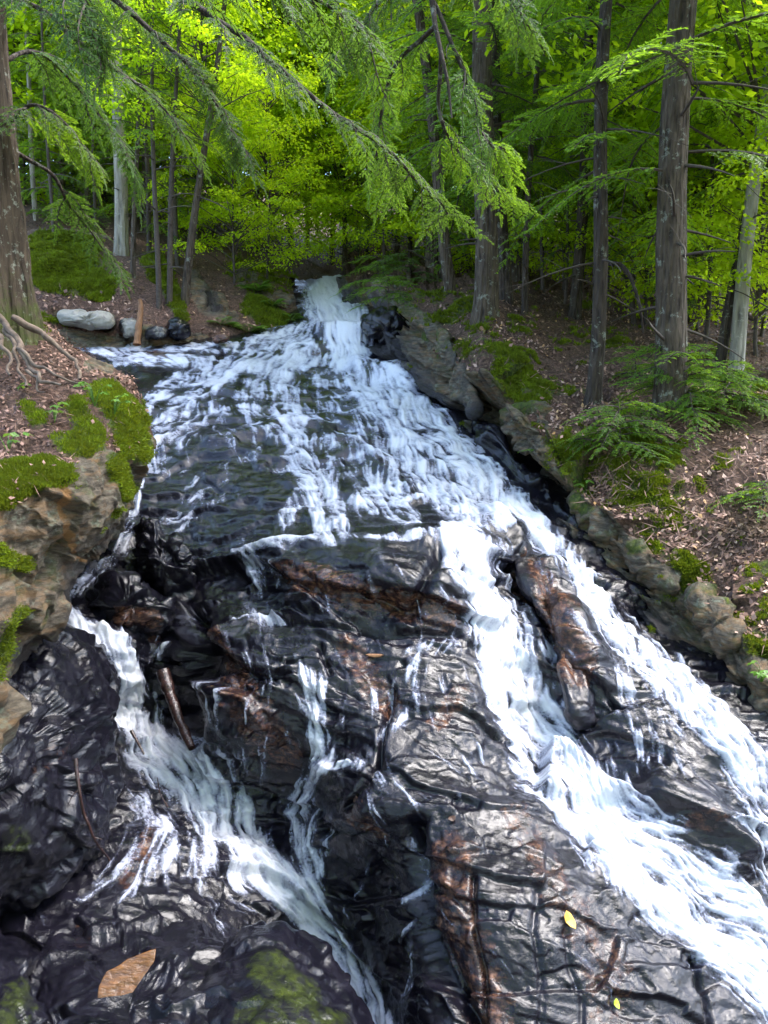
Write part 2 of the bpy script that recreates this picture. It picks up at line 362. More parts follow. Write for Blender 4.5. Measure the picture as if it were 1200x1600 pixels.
for pl, wd, am in [([(685, 860), (660, 920), (640, 955)], 9, .10), ([(612, 1075), (600, 1130), (588, 1190), (545, 1260)], 5, .10),
    ([(655, 1290), (650, 1360), (665, 1450), (700, 1530), (745, 1600)], 11, .22), ([(740, 1370), (735, 1440), (755, 1530), (760, 1620)], 5, .07),
    ([(842, 1390), (836, 1450), (850, 1530), (842, 1620)], 6, .035), ([(888, 1450), (893, 1500), (912, 1560), (908, 1620)], 5, .03),
    ([(800, 885), (850, 960), (868, 1030)], 8, .18), ([(300, 960), (292, 1060), (305, 1150)], 16, .25), ([(1085, 1500), (1110, 1600)], 5, .08),
    ([(420, 975), (600, 985), (720, 990)], 5, .07), ([(500, 1010), (515, 1050)], 5, .06)]:
    dis = dis - line_groove(pl, wd, am)
for pl, wd, am in [([(380, 868), (450, 855), (560, 846), (690, 844)], 10, .05), ([(360, 962), (430, 965)], 8, .06), ([(500, 518), (565, 520)], 7, .15),
    ([(430, 690), (560, 700), (640, 770)], 12, .08), ([(330, 690), (480, 660), (560, 660)], 10, .07), ([(570, 1270), (700, 1262), (820, 1285)], 30, .06),
    ([(1030, 1240), (1100, 1270), (1160, 1330)], 28, .22), ([(850, 900), (890, 980), (930, 1080)], 30, .16), ([(770, 820), (800, 840)], 24, .15), ([(560, 575), (640, 590)], 12, .2)]:
    dis = dis + line_groove(pl, wd, am)
sc_d = np.clip(D / 7, .6, 1.0); G2 = G + Nn * (dis * sc_d)[..., None]

rust = paint(PX, PY, [(.75, [(450, 900, 30), (560, 930, 36), (700, 960, 30)]), (.6, [(330, 1000, 30), (390, 1100, 40), (440, 1180, 40)]), (.7, [(545, 1010, 26), (600, 1090, 34)]),
  (.62, [(680, 1130, 24), (720, 1080, 22)]), (.62, [(710, 1330, 40), (710, 1440, 50), (760, 1560, 55), (780, 1640, 50)]), (.5, [(800, 1280, 30), (940, 1480, 50), (960, 1600, 60)]),
  (.75, [(820, 880, 20), (870, 960, 28), (905, 1060, 30)]), (.75, [(210, 960, 22), (240, 990, 22)]), (.5, [(1090, 1290, 30)]), (.55, [(560, 1270, 26), (600, 1300, 20)]), (.6, [(250, 1290, 20), (200, 1380, 20)]), (.6, [(215, 555, 20), (250, 555, 20)])])
moss = paint(PX, PY, [(.55, [(215, 553, 12), (250, 556, 14)])]); pale = paint(PX, PY, [(.5, [(250, 556, 25), (300, 562, 20)]), (.4, [(140, 1390, 20)])])
vv, ff, at = compact(G2.reshape(-1, 3), gridfaces(*PX.shape), dict(rust=rust, moss=moss, pale=pale))
struct(mk('rock_bed', vv, ff, M['rock'], attrs=at, smooth=True))

# ---------------------------------------------------------------- falling water over it
S = [ # (density, [(x, y, width), ...]) flowing from first to last
 (1.25, [(515, 440, 44), (520, 470, 56), (535, 505, 50)]), (1.25, [(535, 515, 32), (548, 540, 40), (540, 562, 34)]), (.8, [(480, 515, 24), (440, 535, 34), (400, 555, 40)]),
 (.95, [(560, 560, 12), (470, 568, 16), (400, 575, 20), (350, 580, 22)]), (.9, [(480, 545, 25), (420, 560, 26)]),
 (.72, [(360, 575, 24), (300, 620, 26), (250, 670, 24), (222, 715, 18)]), (.62, [(300, 585, 20), (240, 620, 24), (215, 660, 18)]), (.6, [(330, 640, 24), (280, 690, 22), (230, 730, 18)]),
 (.66, [(400, 590, 24), (390, 640, 26), (400, 670, 20)]), (.85, [(150, 545, 14), (200, 560, 16), (260, 565, 14), (330, 570, 16)]), (.7, [(120, 545, 10), (240, 543, 8), (400, 545, 14)]), (.6, [(160, 570, 10), (190, 565, 10)]),
 (.8, [(440, 590, 28), (450, 650, 34), (470, 720, 30), (510, 790, 36), (520, 840, 36)]), (.6, [(420, 680, 20), (470, 690, 22), (560, 700, 24)]),
 (.55, [(500, 590, 30), (520, 640, 30), (560, 700, 34), (570, 790, 40)]), (.5, [(330, 690, 14), (400, 670, 12), (470, 665, 10)]),
 (.9, [(560, 590, 36), (610, 650, 52), (670, 720, 62), (730, 790, 62), (760, 820, 40)]), (1.0, [(610, 600, 24), (680, 660, 30), (740, 730, 34), (790, 780, 34), (830, 815, 26)]),
 (.7, [(650, 640, 30), (600, 700, 44), (590, 760, 44), (640, 820, 30)]), (.7, [(570, 630, 14), (640, 600, 14)]), (.95, [(560, 785, 5), (620, 792, 4), (660, 780, 4)]),
 (.6, [(520, 740, 34), (460, 790, 20), (440, 830, 20)]), (.66, [(215, 725, 14), (260, 740, 10)]),
 (.85, [(370, 872, 6), (430, 862, 7), (480, 852, 6), (560, 848, 5), (640, 850, 4), (700, 848, 5)]), (.8, [(395, 885, 22), (392, 930, 26), (398, 965, 24)]), (.6, [(425, 880, 12), (430, 940, 14)]),
 (.9, [(365, 972, 6), (410, 968, 7), (445, 975, 5)]), (.5, [(590, 870, 20), (600, 970, 22)]), (.28, [(700, 870, 20), (690, 1000, 22)]),
 (1.5, [(705, 845, 24), (735, 900, 46), (765, 960, 50), (800, 1050, 58), (835, 1130, 62), (880, 1210, 68), (950, 1290, 72), (1040, 1370, 82), (1140, 1450, 92), (1280, 1560, 105)]),
 (.8, [(760, 880, 40), (810, 970, 46), (850, 1060, 40), (930, 1190, 50), (1000, 1280, 40)]),
 (1.15, [(790, 795, 26), (850, 845, 30), (905, 900, 30), (945, 975, 34), (1010, 1040, 40), (1080, 1110, 46), (1140, 1185, 46), (1200, 1240, 50), (1300, 1320, 60)]),
 (.9, [(700, 845, 10), (750, 812, 12), (800, 812, 14)]), (.5, [(820, 830, 30), (890, 900, 34)]),
 (.58, [(970, 1030, 34), (980, 1100, 40), (1000, 1180, 44), (960, 1240, 40)]), (.55, [(1040, 1130, 40), (1080, 1200, 40)]), (.62, [(1150, 1290, 30), (1200, 1370, 40), (1270, 1430, 50)]), (.45, [(860, 890, 20), (850, 940, 18)]),
 (.7, [(222, 715, 12), (212, 780, 14), (195, 830, 18), (185, 870, 20), (140, 905, 18), (100, 925, 18)]), (.5, [(120, 850, 14), (105, 900, 20)]),
 (1.5, [(75, 930, 26), (120, 985, 26), (180, 1010, 22), (200, 1060, 30), (195, 1120, 36), (240, 1170, 50), (300, 1215, 60), (360, 1290, 52), (410, 1350, 42), (460, 1410, 36), (520, 1475, 30), (570, 1545, 26), (610, 1620, 26)]),
 (.7, [(290, 960, 8), (250, 1010, 22), (215, 1040, 22)]), (.6, [(230, 1080, 20), (250, 1130, 20)]),
 (.74, [(250, 1240, 50), (240, 1330, 60), (180, 1390, 30), (120, 1400, 14)]), (.82, [(320, 1270, 50), (330, 1340, 60), (400, 1390, 40)]), (.5, [(300, 1390, 60), (360, 1430, 40)]), (.8, [(0, 1430, 8), (40, 1412, 8)]),
 (1.05, [(482, 1055, 22), (490, 1110, 28), (495, 1180, 30)]), (.46, [(400, 1000, 60), (380, 1100, 60), (360, 1200, 50)]), (.5, [(330, 1060, 10), (340, 1200, 16), (380, 1290, 12)]),
 (.95, [(545, 1192, 8), (500, 1205, 14), (470, 1250, 24)]), (1.0, [(490, 1200, 26), (465, 1270, 32), (475, 1350, 38), (495, 1430, 32), (510, 1480, 20)]), (.5, [(520, 1230, 20), (505, 1330, 20)]),
 (.6, [(730, 985, 14), (700, 1010, 16), (650, 1020, 20), (640, 1060, 16)]), (.42, [(680, 1080, 60), (690, 1170, 60), (760, 1240, 40)]), (.4, [(620, 1100, 10), (600, 1180, 10)]),
 (.7, [(640, 1310, 5), (648, 1400, 7), (650, 1500, 8), (640, 1590, 10)]), (.5, [(690, 1500, 5), (720, 1570, 6)]), (.3, [(590, 1300, 8), (560, 1400, 8)]),
 (.42, [(560, 1180, 40), (600, 1230, 50), (700, 1240, 40)]), (.6, [(610, 1075, 8), (598, 1140, 10), (560, 1200, 12)]), (.5, [(520, 1520, 20), (560, 1560, 20)]), (.42, [(330, 760, 60), (260, 830, 30)]), (.25, [(330, 800, 60), (400, 720, 60)])]
dens = paint(PX, PY, S)
base_v = paint(PX, PY, [(.42, [(300, 640, 90), (560, 680, 200)]), (.3, [(380, 760, 140)]), (.24, [(700, 900, 150), (900, 1100, 220)]), (.34, [(480, 1120, 200), (740, 1130, 150)])])
dens = np.maximum(dens, base_v)
vx = np.zeros(PX.shape); vy = np.full(PX.shape, .02)
for inten, pl in S:
    for a_, b_ in zip(pl[:-1], pl[1:]):
        d_, t_ = seg_dist(PX, PY, a_, b_); L_ = math.hypot(b_[0] - a_[0], b_[1] - a_[1]) + 1e-6; wd = (a_[2] + b_[2]) * .6 + 4
        ww = np.exp(-(d_ / wd) ** 2) * inten + .02 * np.exp(-(d_ / (wd * 4)) ** 2)
        vx += ww * (b_[0] - a_[0]) / L_; vy += ww * (b_[1] - a_[1]) / L_
Lv = np.hypot(vx, vy) + 1e-9; vx /= Lv; vy /= Lv
ang = (.45 + .3 * up) * vn(G * 2.2, 77) + (.4 + .3 * up) * vn(G * 6, 78); ca, sa = np.cos(ang), np.sin(ang); vx, vy = vx * ca - vy * sa, vx * sa + vy * ca
n_a = .6 * vn(G * 14, 81) + 1. * vn(G * 32, 82) + .8 * vn(G * 70, 83)
def samp(A, X, Y):
    X = np.clip((X - gx[0]) / ST, 0, A.shape[1] - 1.01); Y = np.clip((Y - gy[0]) / ST, 0, A.shape[0] - 1.01)
    i = X.astype(int); j = Y.astype(int); fx = X - i; fy = Y - j
    return (A[j, i] * (1 - fx) + A[j, i + 1] * fx) * (1 - fy) + (A[j + 1, i] * (1 - fx) + A[j + 1, i + 1] * fx) * fy
acc = n_a.copy(); cnt = 1.0
stp = np.clip(9 / D, .95, 2.6) * 1.5
for sg in (1, -1):
    X, Y = PX.copy(), PY.copy()
    for k in range(12):
        u, v_ = samp(vx, X, Y), samp(vy, X, Y); X = X + sg * u * stp; Y = Y + sg * v_ * stp; wk = 1 - k / 13
        acc += wk * samp(n_a, X, Y)
acc = (acc - acc.mean()) / acc.std()
wl_ = [np.exp(-(np.log2(D * fq_ / 340.)) ** 2 / .7) for fq_ in (22, 44, 88, 176)]
n_b = sum(w_ * vn(G * fq_, 181 + i_) for i_, (w_, fq_) in enumerate(zip(wl_, (22, 44, 88, 176)))) / (sum(wl_) + 1e-3)
ac2 = n_b.copy()
for sg in (1, -1):
    X, Y = PX.copy(), PY.copy()
    for k in range(4):
        u, v_ = samp(vx, X, Y), samp(vy, X, Y); X = X + sg * u * stp * .8; Y = Y + sg * v_ * stp * .8; ac2 += (1 - k / 6) * samp(n_b, X, Y)
ac2 = (ac2 - ac2.mean()) / ac2.std()
drops = fbm(G, 3.0, 3, 91)
lace = 1 - np.abs(fbm(G + .35 * np.stack([vn(G * 3, 301), vn(G * 3, 302), vn(G * 3, 303)], -1) * .4, 2.6, 3, 95)) * 5.; lace = np.clip(lace, 0, 1); lace2 = np.clip(1 - np.abs(fbm(G, 6, 2, 96)) * 4.5, 0, 1)
foam = up * sstep(.3, .45, dens) * sstep(1.1, .7, dens) * (.27 * lace + .15 * lace2 - .07) + (np.minimum(dens, 1.3) + .19 * up * sstep(.3, .5, dens)) * .70 + acc * (.15 - .03 * up * sstep(.9, .5, dens) - .02 * sstep(.9, 1.3, dens)) + ac2 * .07 + .10 * drops * (1 - sstep(.8, 1.2, dens)) - .04 + (dis / .12) * .045 * (1 - up) + .09 * riser
wat = np.clip(foam, 0, 1.3)
th = (.010 + .022 * sstep(.3, 1.0, wat) * (.4 + .6 * sstep(.5, 1.3, dens)) + .005 * np.clip(acc, -2.2, 2.2) * sstep(.3, .8, wat) + .0045 * np.clip(ac2, -2.5, 2.5) * sstep(.4, .8, wat)) * np.clip(D / 7, .6, 1.)
th = th * (1 - .5 * sstep(9, 14, D))
# water bridges the small cracks: average displacement under it
k5 = dis.copy()
for _ in range(6): k5[1:-1, 1:-1] = (k5[:-2, 1:-1] + k5[2:, 1:-1] + k5[1:-1, :-2] + k5[1:-1, 2:] + 2 * k5[1:-1, 1:-1]) / 6
wd_ = np.maximum(dis, k5 * sstep(.5, 1, dens) + dis * (1 - sstep(.5, 1, dens)))
GW = G + Nn * ((wd_ * sc_d) + th)[..., None]
mask = (wat > .16) & (PX > -150)
msk = mask.copy()
for _ in range(2): msk[1:-1, 1:-1] |= msk[:-2, 1:-1] | msk[2:, 1:-1] | msk[1:-1, :-2] | msk[1:-1, 2:]
vv, ff, at = compact(GW.reshape(-1, 3), gridfaces(*PX.shape, msk), dict(foam=wat))
struct(mk('water', vv, ff, M['water'], attrs=at, smooth=True))
G_bed, D_bed = G2, D

# ---------------------------------------------------------------- banks
def bank(name, depth, x0, x1, y0, y1, st, keep, paintf, disf):
    xs = np.arange(x0, x1, st); ys = np.arange(y0, y1, st); X, Y = np.meshgrid(xs, ys)
    d = depth(X, Y); g = P(X, Y, d); n = gnormals(g); at = paintf(X, Y, g); h = disf(X, Y, g, at)
    g = g + n * (h * np.clip(d / 7, .6, 1.3))[..., None]; n = gnormals(g)
    m = keep(X, Y) if keep else np.ones(X.shape, bool); f = gridfaces(*X.shape, m)
    vv, ff, a2 = compact(g.reshape(-1, 3), f, at)
    nn, _, _ = compact(n.reshape(-1, 3), f, {})
    struct(mk(name, vv, ff, M['ground'], attrs=a2, smooth=True)); return vv, nn, a2
rb = tps([(560,500,17.5),(600,555,15.2),(660,620,13.0),(740,720,10.6),(830,815,8.9),(900,885,8.0),(1000,1000,6.9),(1100,1100,6.1),(1200,1205,5.6),(1300,1300,5.2),
 (590,470,17.4),(640,500,15.2),(665,560,13.4),(735,640,11.0),(840,740,9.2),(1000,915,7.2),(1100,1000,6.35),(1200,1100,5.7),
 (660,490,14.8),(735,590,11.3),(845,690,9.4),(900,770,8.5),(1000,860,7.45),(1100,940,6.6),(1200,1040,5.8),(1300,1120,5.4),
 (757,500,12.6),(820,492,14),(925,640,9.9),(1040,660,9.2),(900,560,12.2),(1100,700,8.7),(1200,800,7.2),(1100,850,7.2),(1200,600,11),(1150,580,11.8),(900,497,15.5),
 (700,452,17),(1000,490,17),(1200,490,19),(900,430,24),(1200,410,34),(700,410,26),(600,430,23),(1000,340,50),(700,320,52),(1350,340,50),(600,330,50),(1350,700,9),(1350,1000,6)], 1e-4)
EDGE = [(590, 455), (625, 455), (665, 488), (700, 540), (735, 590), (790, 640), (845, 690), (870, 730), (900, 775), (1000, 865), (1100, 945), (1200, 1045), (1330, 1150)]
WLINE = [(545, 480), (570, 500), (620, 545), (660, 615), (740, 715), (830, 810), (900, 880), (1000, 990), (1100, 1090), (1200, 1200), (1350, 1330)]
MOSS_R = [(.46, [(700, 500, 60), (850, 620, 80), (1000, 760, 110), (1180, 930, 110)]), (.42, [(1150, 600, 80)]), (.3, [(850, 500, 80), (1000, 560, 60)]), (1., [(770, 570, 44), (820, 610, 44), (850, 620, 24)]), (.7, [(690, 490, 22), (760, 500, 20)]), (.6, [(800, 510, 20), (870, 540, 24)]), (.65, [(880, 700, 30), (920, 760, 20)]),
  (.7, [(980, 680, 24), (1050, 720, 20), (1010, 800, 30)]), (.75, [(1000, 830, 22), (1080, 900, 30), (1130, 950, 26), (1200, 1010, 22)]), (.65, [(1040, 800, 24), (1100, 830, 20)]),
  (.5, [(1120, 740, 20), (1180, 690, 30)]), (.7, [(1180, 640, 30)]), (.55, [(1100, 560, 30), (1180, 590, 40)]), (.5, [(960, 550, 24)]), (.5, [(670, 470, 14), (740, 450, 24)]), (.45, [(900, 490, 30), (1000, 520, 40)])]
def pr(X, Y, g):
    e = side(X, Y, EDGE); wl = side(X, Y, WLINE); rock = sstep(8, -8, e + 34 * fbm(g, 1.6, 4, 5))
    mo = paint(X, Y, MOSS_R); mo = mo * (.75 + .5 * fbm(g, 2.2, 3, 61)) + .65 * fbm(g, 2.2, 5, 6) - .05; mo = np.where(rock > .5, np.minimum(mo, .55) + .25 * fbm(g, 3, 3, 8), mo)
    rock = np.clip(rock + .5 * sstep(.4, .6, fbm(g, 1.6, 3, 9)) * (Y > 560), 0, 1)
    frac = np.clip(wl / np.maximum(wl + np.maximum(-e, 0), 1), 0, 1)
    wet = sstep(.55, .25, frac + .25 * fbm(g, 2, 3, 10)) * (rock > .3)
    return dict(rock=rock, moss=np.clip(mo, 0, 1), wet=wet, ochre=paint(X, Y, [(.7, [(660, 600, 9), (690, 640, 9)]), (.55, [(1110, 960, 14), (1140, 1010, 12)]), (.4, [(860, 790, 20)])]))
bd = P(1200, 1100, 5.6) - P(680, 560, 13); bd = bd / np.linalg.norm(bd)
up0 = np.array([0, 0, 1.]); sd2 = np.cross(bd, up0); sd2 /= np.linalg.norm(sd2); up1 = np.cross(sd2, bd)
def along(g): return np.stack([g @ bd * .35, g @ sd2, g @ up1 * 1.8], -1)
def dr(X, Y, g, at):
    q = along(g); a1, g1_ = facets(q, 1.1, .30, 61, (1.3, 1, 1.2), .5); a2, g2_ = facets(q, 3.6, .09, 63, (1, 1, 1.5), .5)
    rk = at['rock']; e = side(X, Y, EDGE)
    a3, _ = facets(q, 11, .03, 64, (.7, 1, 1.8), .5); h = rk * (a1 + a2 + a3 + .05 * fbm(q, 9, 4, 65) - .06 * (1 - sstep(0, .07, g1_))) + .03 * sstep(30, 0, np.abs(e)) + .9 * sstep(90, 15, np.abs(e)) * facets(g, .75, .32, 161, (1, 1, 1), .5)[0] + .07 * fbm(g, 1.3, 4, 66) + .025 * fbm(g, 7, 4, 67)
    h = h + .05 * at['moss'] * (1 + fbm(g, 6, 3, 68)) + .12 * np.clip(fbm(g, 2.6, 3, 69), 0, 1); return h - .1 * sstep(6, -14, side(X, Y, WLINE))
RBV = bank('right_bank_terrain', rb, 540, 1400, 300, 1345, 2.2, lambda X, Y: (side(X, Y, WLINE) > -26) , pr, dr)
# far left bank
lb = tps([(-100,545,14.6),(100,540,14.9),(200,540,15.1),(300,537,15.7),(380,528,16.8),(450,522,17.6),(480,512,18.2),(490,480,20.5),(480,450,23),
 (-100,480,15.5),(100,500,15.5),(200,500,15.9),(290,490,16.6),(400,490,18),(300,430,19),(200,400,18.5),(80,380,18.5),(450,430,22.5),(350,400,23),(130,360,22),(500,430,27),
 (-100,340,24),(300,350,32),(450,380,35),(600,420,33),(200,300,45),(450,320,60),(-100,280,45),(640,380,50)], 1e-4)
def pl_(X, Y, g):
    mo = paint(X, Y, [(1, [(60, 420, 40), (130, 430, 46), (160, 450, 30)]), (.9, [(60, 385, 20), (140, 385, 24)]), (.9, [(240, 410, 24), (270, 470, 18), (285, 500, 12)]), (.7, [(400, 480, 30), (440, 510, 20)]), (.5, [(370, 420, 30), (450, 450, 24)]), (.7, [(60, 500, 16), (110, 505, 10)])]) + .25 * fbm(g, 1, 3, 6) - .1
    rk = paint(X, Y, [(1, [(90, 495, 14), (170, 500, 14)]), (.9, [(60, 525, 14), (290, 525, 14), (330, 530, 6)]), (1, [(300, 440, 22), (330, 470, 32), (360, 500, 14)]), (.7, [(380, 440, 14), (450, 470, 12)]), (.5, [(600, 430, 25)])]); rk = rk + .3 * fbm(g, 1.3, 3, 16)
    wet = paint(X, Y, [(1, [(325, 460, 16), (335, 485, 16)]), (.6, [(300, 430, 12)]), (.7, [(460, 480, 12)])])
    return dict(rock=np.clip(rk, 0, 1), moss=np.clip(np.where(wet > .4, mo * .4, mo), 0, 1), wet=wet, ochre=paint(X, Y, [(.45, [(200, 500, 20), (250, 520, 16)])]))
def dl(X, Y, g, at):
    a1, g1_ = facets(g, 1.1, .28, 71, (.8, 1, 1.6)); a2, _ = facets(g, 3.5, .09, 73, (.7, 1, 1.8), .4)
    return (at['rock'] * (a1 + a2 - .1 * (1 - sstep(0, .07, g1_))) + .12 * fbm(g, 1, 4, 76) + .03 * fbm(g, 5, 3, 77) + at['moss'] * (.08 + .25 * fbm(g, 2.2, 3, 79))) * .6 - .3 * sstep(530, 548, Y - (X > 330) * (330 - X) * .13)
LBV = bank('left_bank_terrain', lb, -160, 640, 275, 555, 2.0, lambda X, Y: (X < 452 + (Y - 440) * .32) | (Y < 439), pl_, dl)
# ground sheet reaching the horizon behind the banks
xs = np.linspace(-400, 400, 60); ys = np.linspace(50, 900, 60); X, Y = np.meshgrid(xs, ys)
Z = 8 + (Y - 50) * .16 + 5 * fbm(np.stack([X, Y, X * 0], -1), .02, 3, 3) + np.abs(X) * .1
z0 = np.zeros(X.size); mo_ = np.full(X.size, .45)
struct(mk('ground', np.stack([X, Y, Z], -1), gridfaces(60, 60), M['ground'], attrs=dict(moss=mo_, rock=z0, wet=z0, ochre=z0), smooth=True))
xs = np.linspace(-60, 60, 50); ys = np.linspace(-30, 3.2, 24); X, Y = np.meshgrid(xs, ys)
Z = -3.9 + .05 * np.abs(X) ** 1.3 + .2 * fbm(np.stack([X, Y, X * 0], -1), .3, 3, 3)
struct(mk('ground', np.stack([X, Y, Z], -1), gridfaces(24, 50), M['ground'], attrs=dict(moss=np.full(X.size, .3), rock=np.zeros(X.size), wet=np.zeros(X.size), ochre=np.zeros(X.size)), smooth=True))

# ---------------------------------------------------------------- boulders: closed stones
def inside_ray(poly, cx, cy, th):
    poly = np.array(poly, float); r = np.full(th.shape, 1.0)
    c, s_ = np.cos(th), np.sin(th)
    for a_, b_ in zip(poly, np.roll(poly, -1, 0)):
        ex, ey = b_ - a_; den = c * ey - s_ * ex; den = np.where(np.abs(den) < 1e-9, 1e-9, den)
        t = ((a_[0] - cx) * ey - (a_[1] - cy) * ex) / den; u = ((a_[0] - cx) * s_ - (a_[1] - cy) * c) / den
        ok = (t > 0) & (u >= -1e-6) & (u <= 1 + 1e-6); r = np.where(ok, t, r)
    return r
def stone(name, poly, ctr, depthf, bulge, thick, mat, painter=None, amp=.05, fs=3., seed=1, res=3.0, ax=(1, 1, 1.6), power=2.6, round_=5):
    """closed stone: outline, distance, real thickness front to back"""
    cx, cy = ctr; per = np.hypot(*(np.array(poly, float) - np.roll(np.array(poly, float), 1, 0)).T).sum()
    nth = int(min(900, max(60, per / res))); th = np.linspace(0, 2 * np.pi, nth, endpoint=False); r = inside_ray(poly, cx, cy, th)
    for _ in range(round_): r = (np.roll(r, 1) + 2 * r + np.roll(r, -1)) / 4
    nr = int(min(260, max(14, r.mean() / res))); t = np.sin(np.linspace(.02, 1, nr) * np.pi / 2)
    X = cx + np.outer(t, r * np.cos(th)); Y = cy + np.outer(t, r * np.sin(th)); T = np.repeat(t[:, None], nth, 1)
    prof = (1 - T ** power) ** (1 / power)
    dm = depthf(X, Y); front = P(X, Y, dm - bulge * prof + bulge)
    nb = max(8, nr // 4); tb = t[np.linspace(nr - 1, 0, nb + 1).astype(int)][1:]
    Xb = cx + np.outer(tb, r * np.cos(th)); Yb = cy + np.outer(tb, r * np.sin(th)); Tb = np.repeat(tb[:, None], nth, 1)
    back = P(Xb, Yb, depthf(Xb, Yb) + bulge + thick * (1 - Tb ** power) ** (1 / power))
    g = np.concatenate([front, back]); V = g.reshape(-1, 3)
    n_ = len(g); i = np.arange(n_ * nth).reshape(n_, nth); j = np.roll(i, -1, 1)
    f = np.stack([i[:-1], i[1:], j[1:], j[:-1]], -1).reshape(-1, 4)
    Vc = np.concatenate([V, [g[0].mean(0)], [g[-1].mean(0)]]); k0 = len(V)
    tr = np.concatenate([np.stack([np.full(nth, k0), i[0], j[0]], -1), np.stack([np.full(nth, k0 + 1), j[-1], i[-1]], -1)])
    gp = np.concatenate([g[:, -1:], g, g[:, :1]], 1); du = (gp[:, 2:] - gp[:, :-2]); dv = np.gradient(g, axis=0); nn = np.cross(du, dv)
    nn /= np.linalg.norm(nn, axis=-1, keepdims=True) + 1e-9
    c0 = g.reshape(-1, 3).mean(0); 
    if ((g - c0) * nn).sum() < 0: nn = -nn
    XX = np.concatenate([X, Xb]); YY = np.concatenate([Y, Yb]); at = {k: np.zeros(XX.shape) for k in ('rust', 'moss', 'pale', 'rock', 'wet', 'ochre')}
    if painter: at.update(painter(XX, YY, g))
    q = rot(g, R(20), R(15), 0); a1, g1_ = facets(q, fs, amp, seed * 7 + 3, ax); a2, _ = facets(q, fs * 2.6, amp * .4, seed * 7 + 5, ax, .4)
    fk = .25 + .75 * np.clip(at['rock'], 0, 1) if painter and mat == M['ground'] else 1
    h = soften((a1 + a2) * fk, 2, True) + crinkle(q, 3 if amp > .04 else 2, 700 + seed) * (.5 + 6 * amp) * (1 if mat != M['slab'] else .1) + amp * .5 * fbm(g, fs * .8, 4, seed) + amp * .2 * fbm(q * np.array([.9, 1, 1.4]), fs * 2.4, 3, seed + 1) + amp * .02 * fbm(g, fs * 10, 2, seed + 2) - amp * .2 * (1 - sstep(0, .08, g1_))
    if 'moss' in at: h = h * (1 - .6 * np.clip(at['moss'], 0, 1)) + .03 * np.clip(at['moss'], 0, 1)
    g = g + nn * h[..., None]; Vc[:k0] = g.reshape(-1, 3); Vc[k0] = g[0].mean(0); Vc[k0 + 1] = g[-1].mean(0)
    org = P(cx, cy, float(depthf(cx, cy))); org[2] = Vc[:, 2].min()
    at = {k: np.r_[v.ravel(), v.ravel()[0], v.ravel()[-1]] for k, v in at.items()}
    o = mk(name, Vc, [f, tr], mat, origin=org, attrs=at, smooth=True)
    return o, (g[:nr].reshape(-1, 3), nn[:nr].reshape(-1, 3), {k: v[:nr * nth] for k, v in at.items()})
def cd(v): return lambda X, Y: np.full(np.shape(X), float(v))
# near left bank
nl = tps([(-150,500,7.0),(0,500,6.7),(60,500,6.6),(110,550,6.2),(200,600,5.8),(0,600,5.5),(100,620,5.4),(230,690,5.4),(150,690,4.9),(0,700,4.5),(80,720,4.5),(200,800,5.0),(120,800,4.4),(0,800,4.0),
  (100,870,4.4),(0,900,3.9),(70,960,4.2),(0,1000,3.9),(-150,1000,3.6),(-150,700,4.2),(0,1150,3.8),(-150,1300,3.4)], 1e-4)
NLP = [(-260, 455), (-60, 470), (35, 478), (70, 505), (112, 548), (165, 575), (205, 590), (222, 640), (233, 690), (214, 740), (200, 800), (160, 840), (112, 868), (98, 915), (78, 965), (30, 1010), (10, 1120), (-60, 1300), (-260, 1300)]
def pnl(X, Y, g):
    top = side(X, Y, [(-200, 800), (0, 790), (60, 770), (110, 735), (150, 700), (205, 720), (240, 700)])
    rock = sstep(12, -12, top + 14 * fbm(g, 4, 3, 5)); rock = np.maximum(rock, paint(X, Y, [(1, [(150, 735, 26), (120, 740, 14)]), (.8, [(15, 540, 22)]), (.8, [(140, 570, 14), (170, 580, 10)]), (.9, [(225, 690, 10), (215, 660, 8)])]))
    mo = paint(X, Y, [(1, [(165, 620, 30), (190, 650, 36), (205, 700, 30)]), (.9, [(120, 640, 20), (140, 690, 32), (110, 700, 28)]), (1, [(0, 760, 44), (70, 745, 34)]), (.85, [(180, 730, 30), (195, 765, 20)]), (.8, [(0, 870, 26), (40, 880, 20)]),
       (.6, [(20, 960, 20), (-10, 1050, 26)]), (.7, [(60, 660, 18), (40, 640, 10)]), (.7, [(90, 690, 16)]), (.5, [(50, 500, 12), (75, 530, 8)]), (.55, [(170, 800, 12)])]) + .45 * fbm(g, 4, 4, 12) - .04
    return dict(rock=rock, moss=np.clip(mo, 0, 1), wet=paint(X, Y, [(.8, [(110, 880, 10), (80, 975, 12), (20, 1030, 14)]), (.55, [(150, 840, 12), (200, 800, 8)])]), ochre=paint(X, Y, [(1, [(85, 770, 8), (100, 830, 8), (108, 870, 6)]), (.75, [(140, 720, 14)]), (.6, [(20, 900, 14), (30, 940, 10)])]))
onl, NLV = stone('left_ledge', NLP, (20, 780), nl, .9, 2.5, M['ground'], pnl, .085, 2.4, 3, 2.4, (1, 1, 1.5), 5)
struct(onl); onl.name = 'left_ledge_terrain'
def pw(rs=None, ms=None, ps=None):
    return lambda X, Y, g: dict(rust=paint(X, Y, rs or []), moss=paint(X, Y, ms or []), pale=paint(X, Y, ps or []))
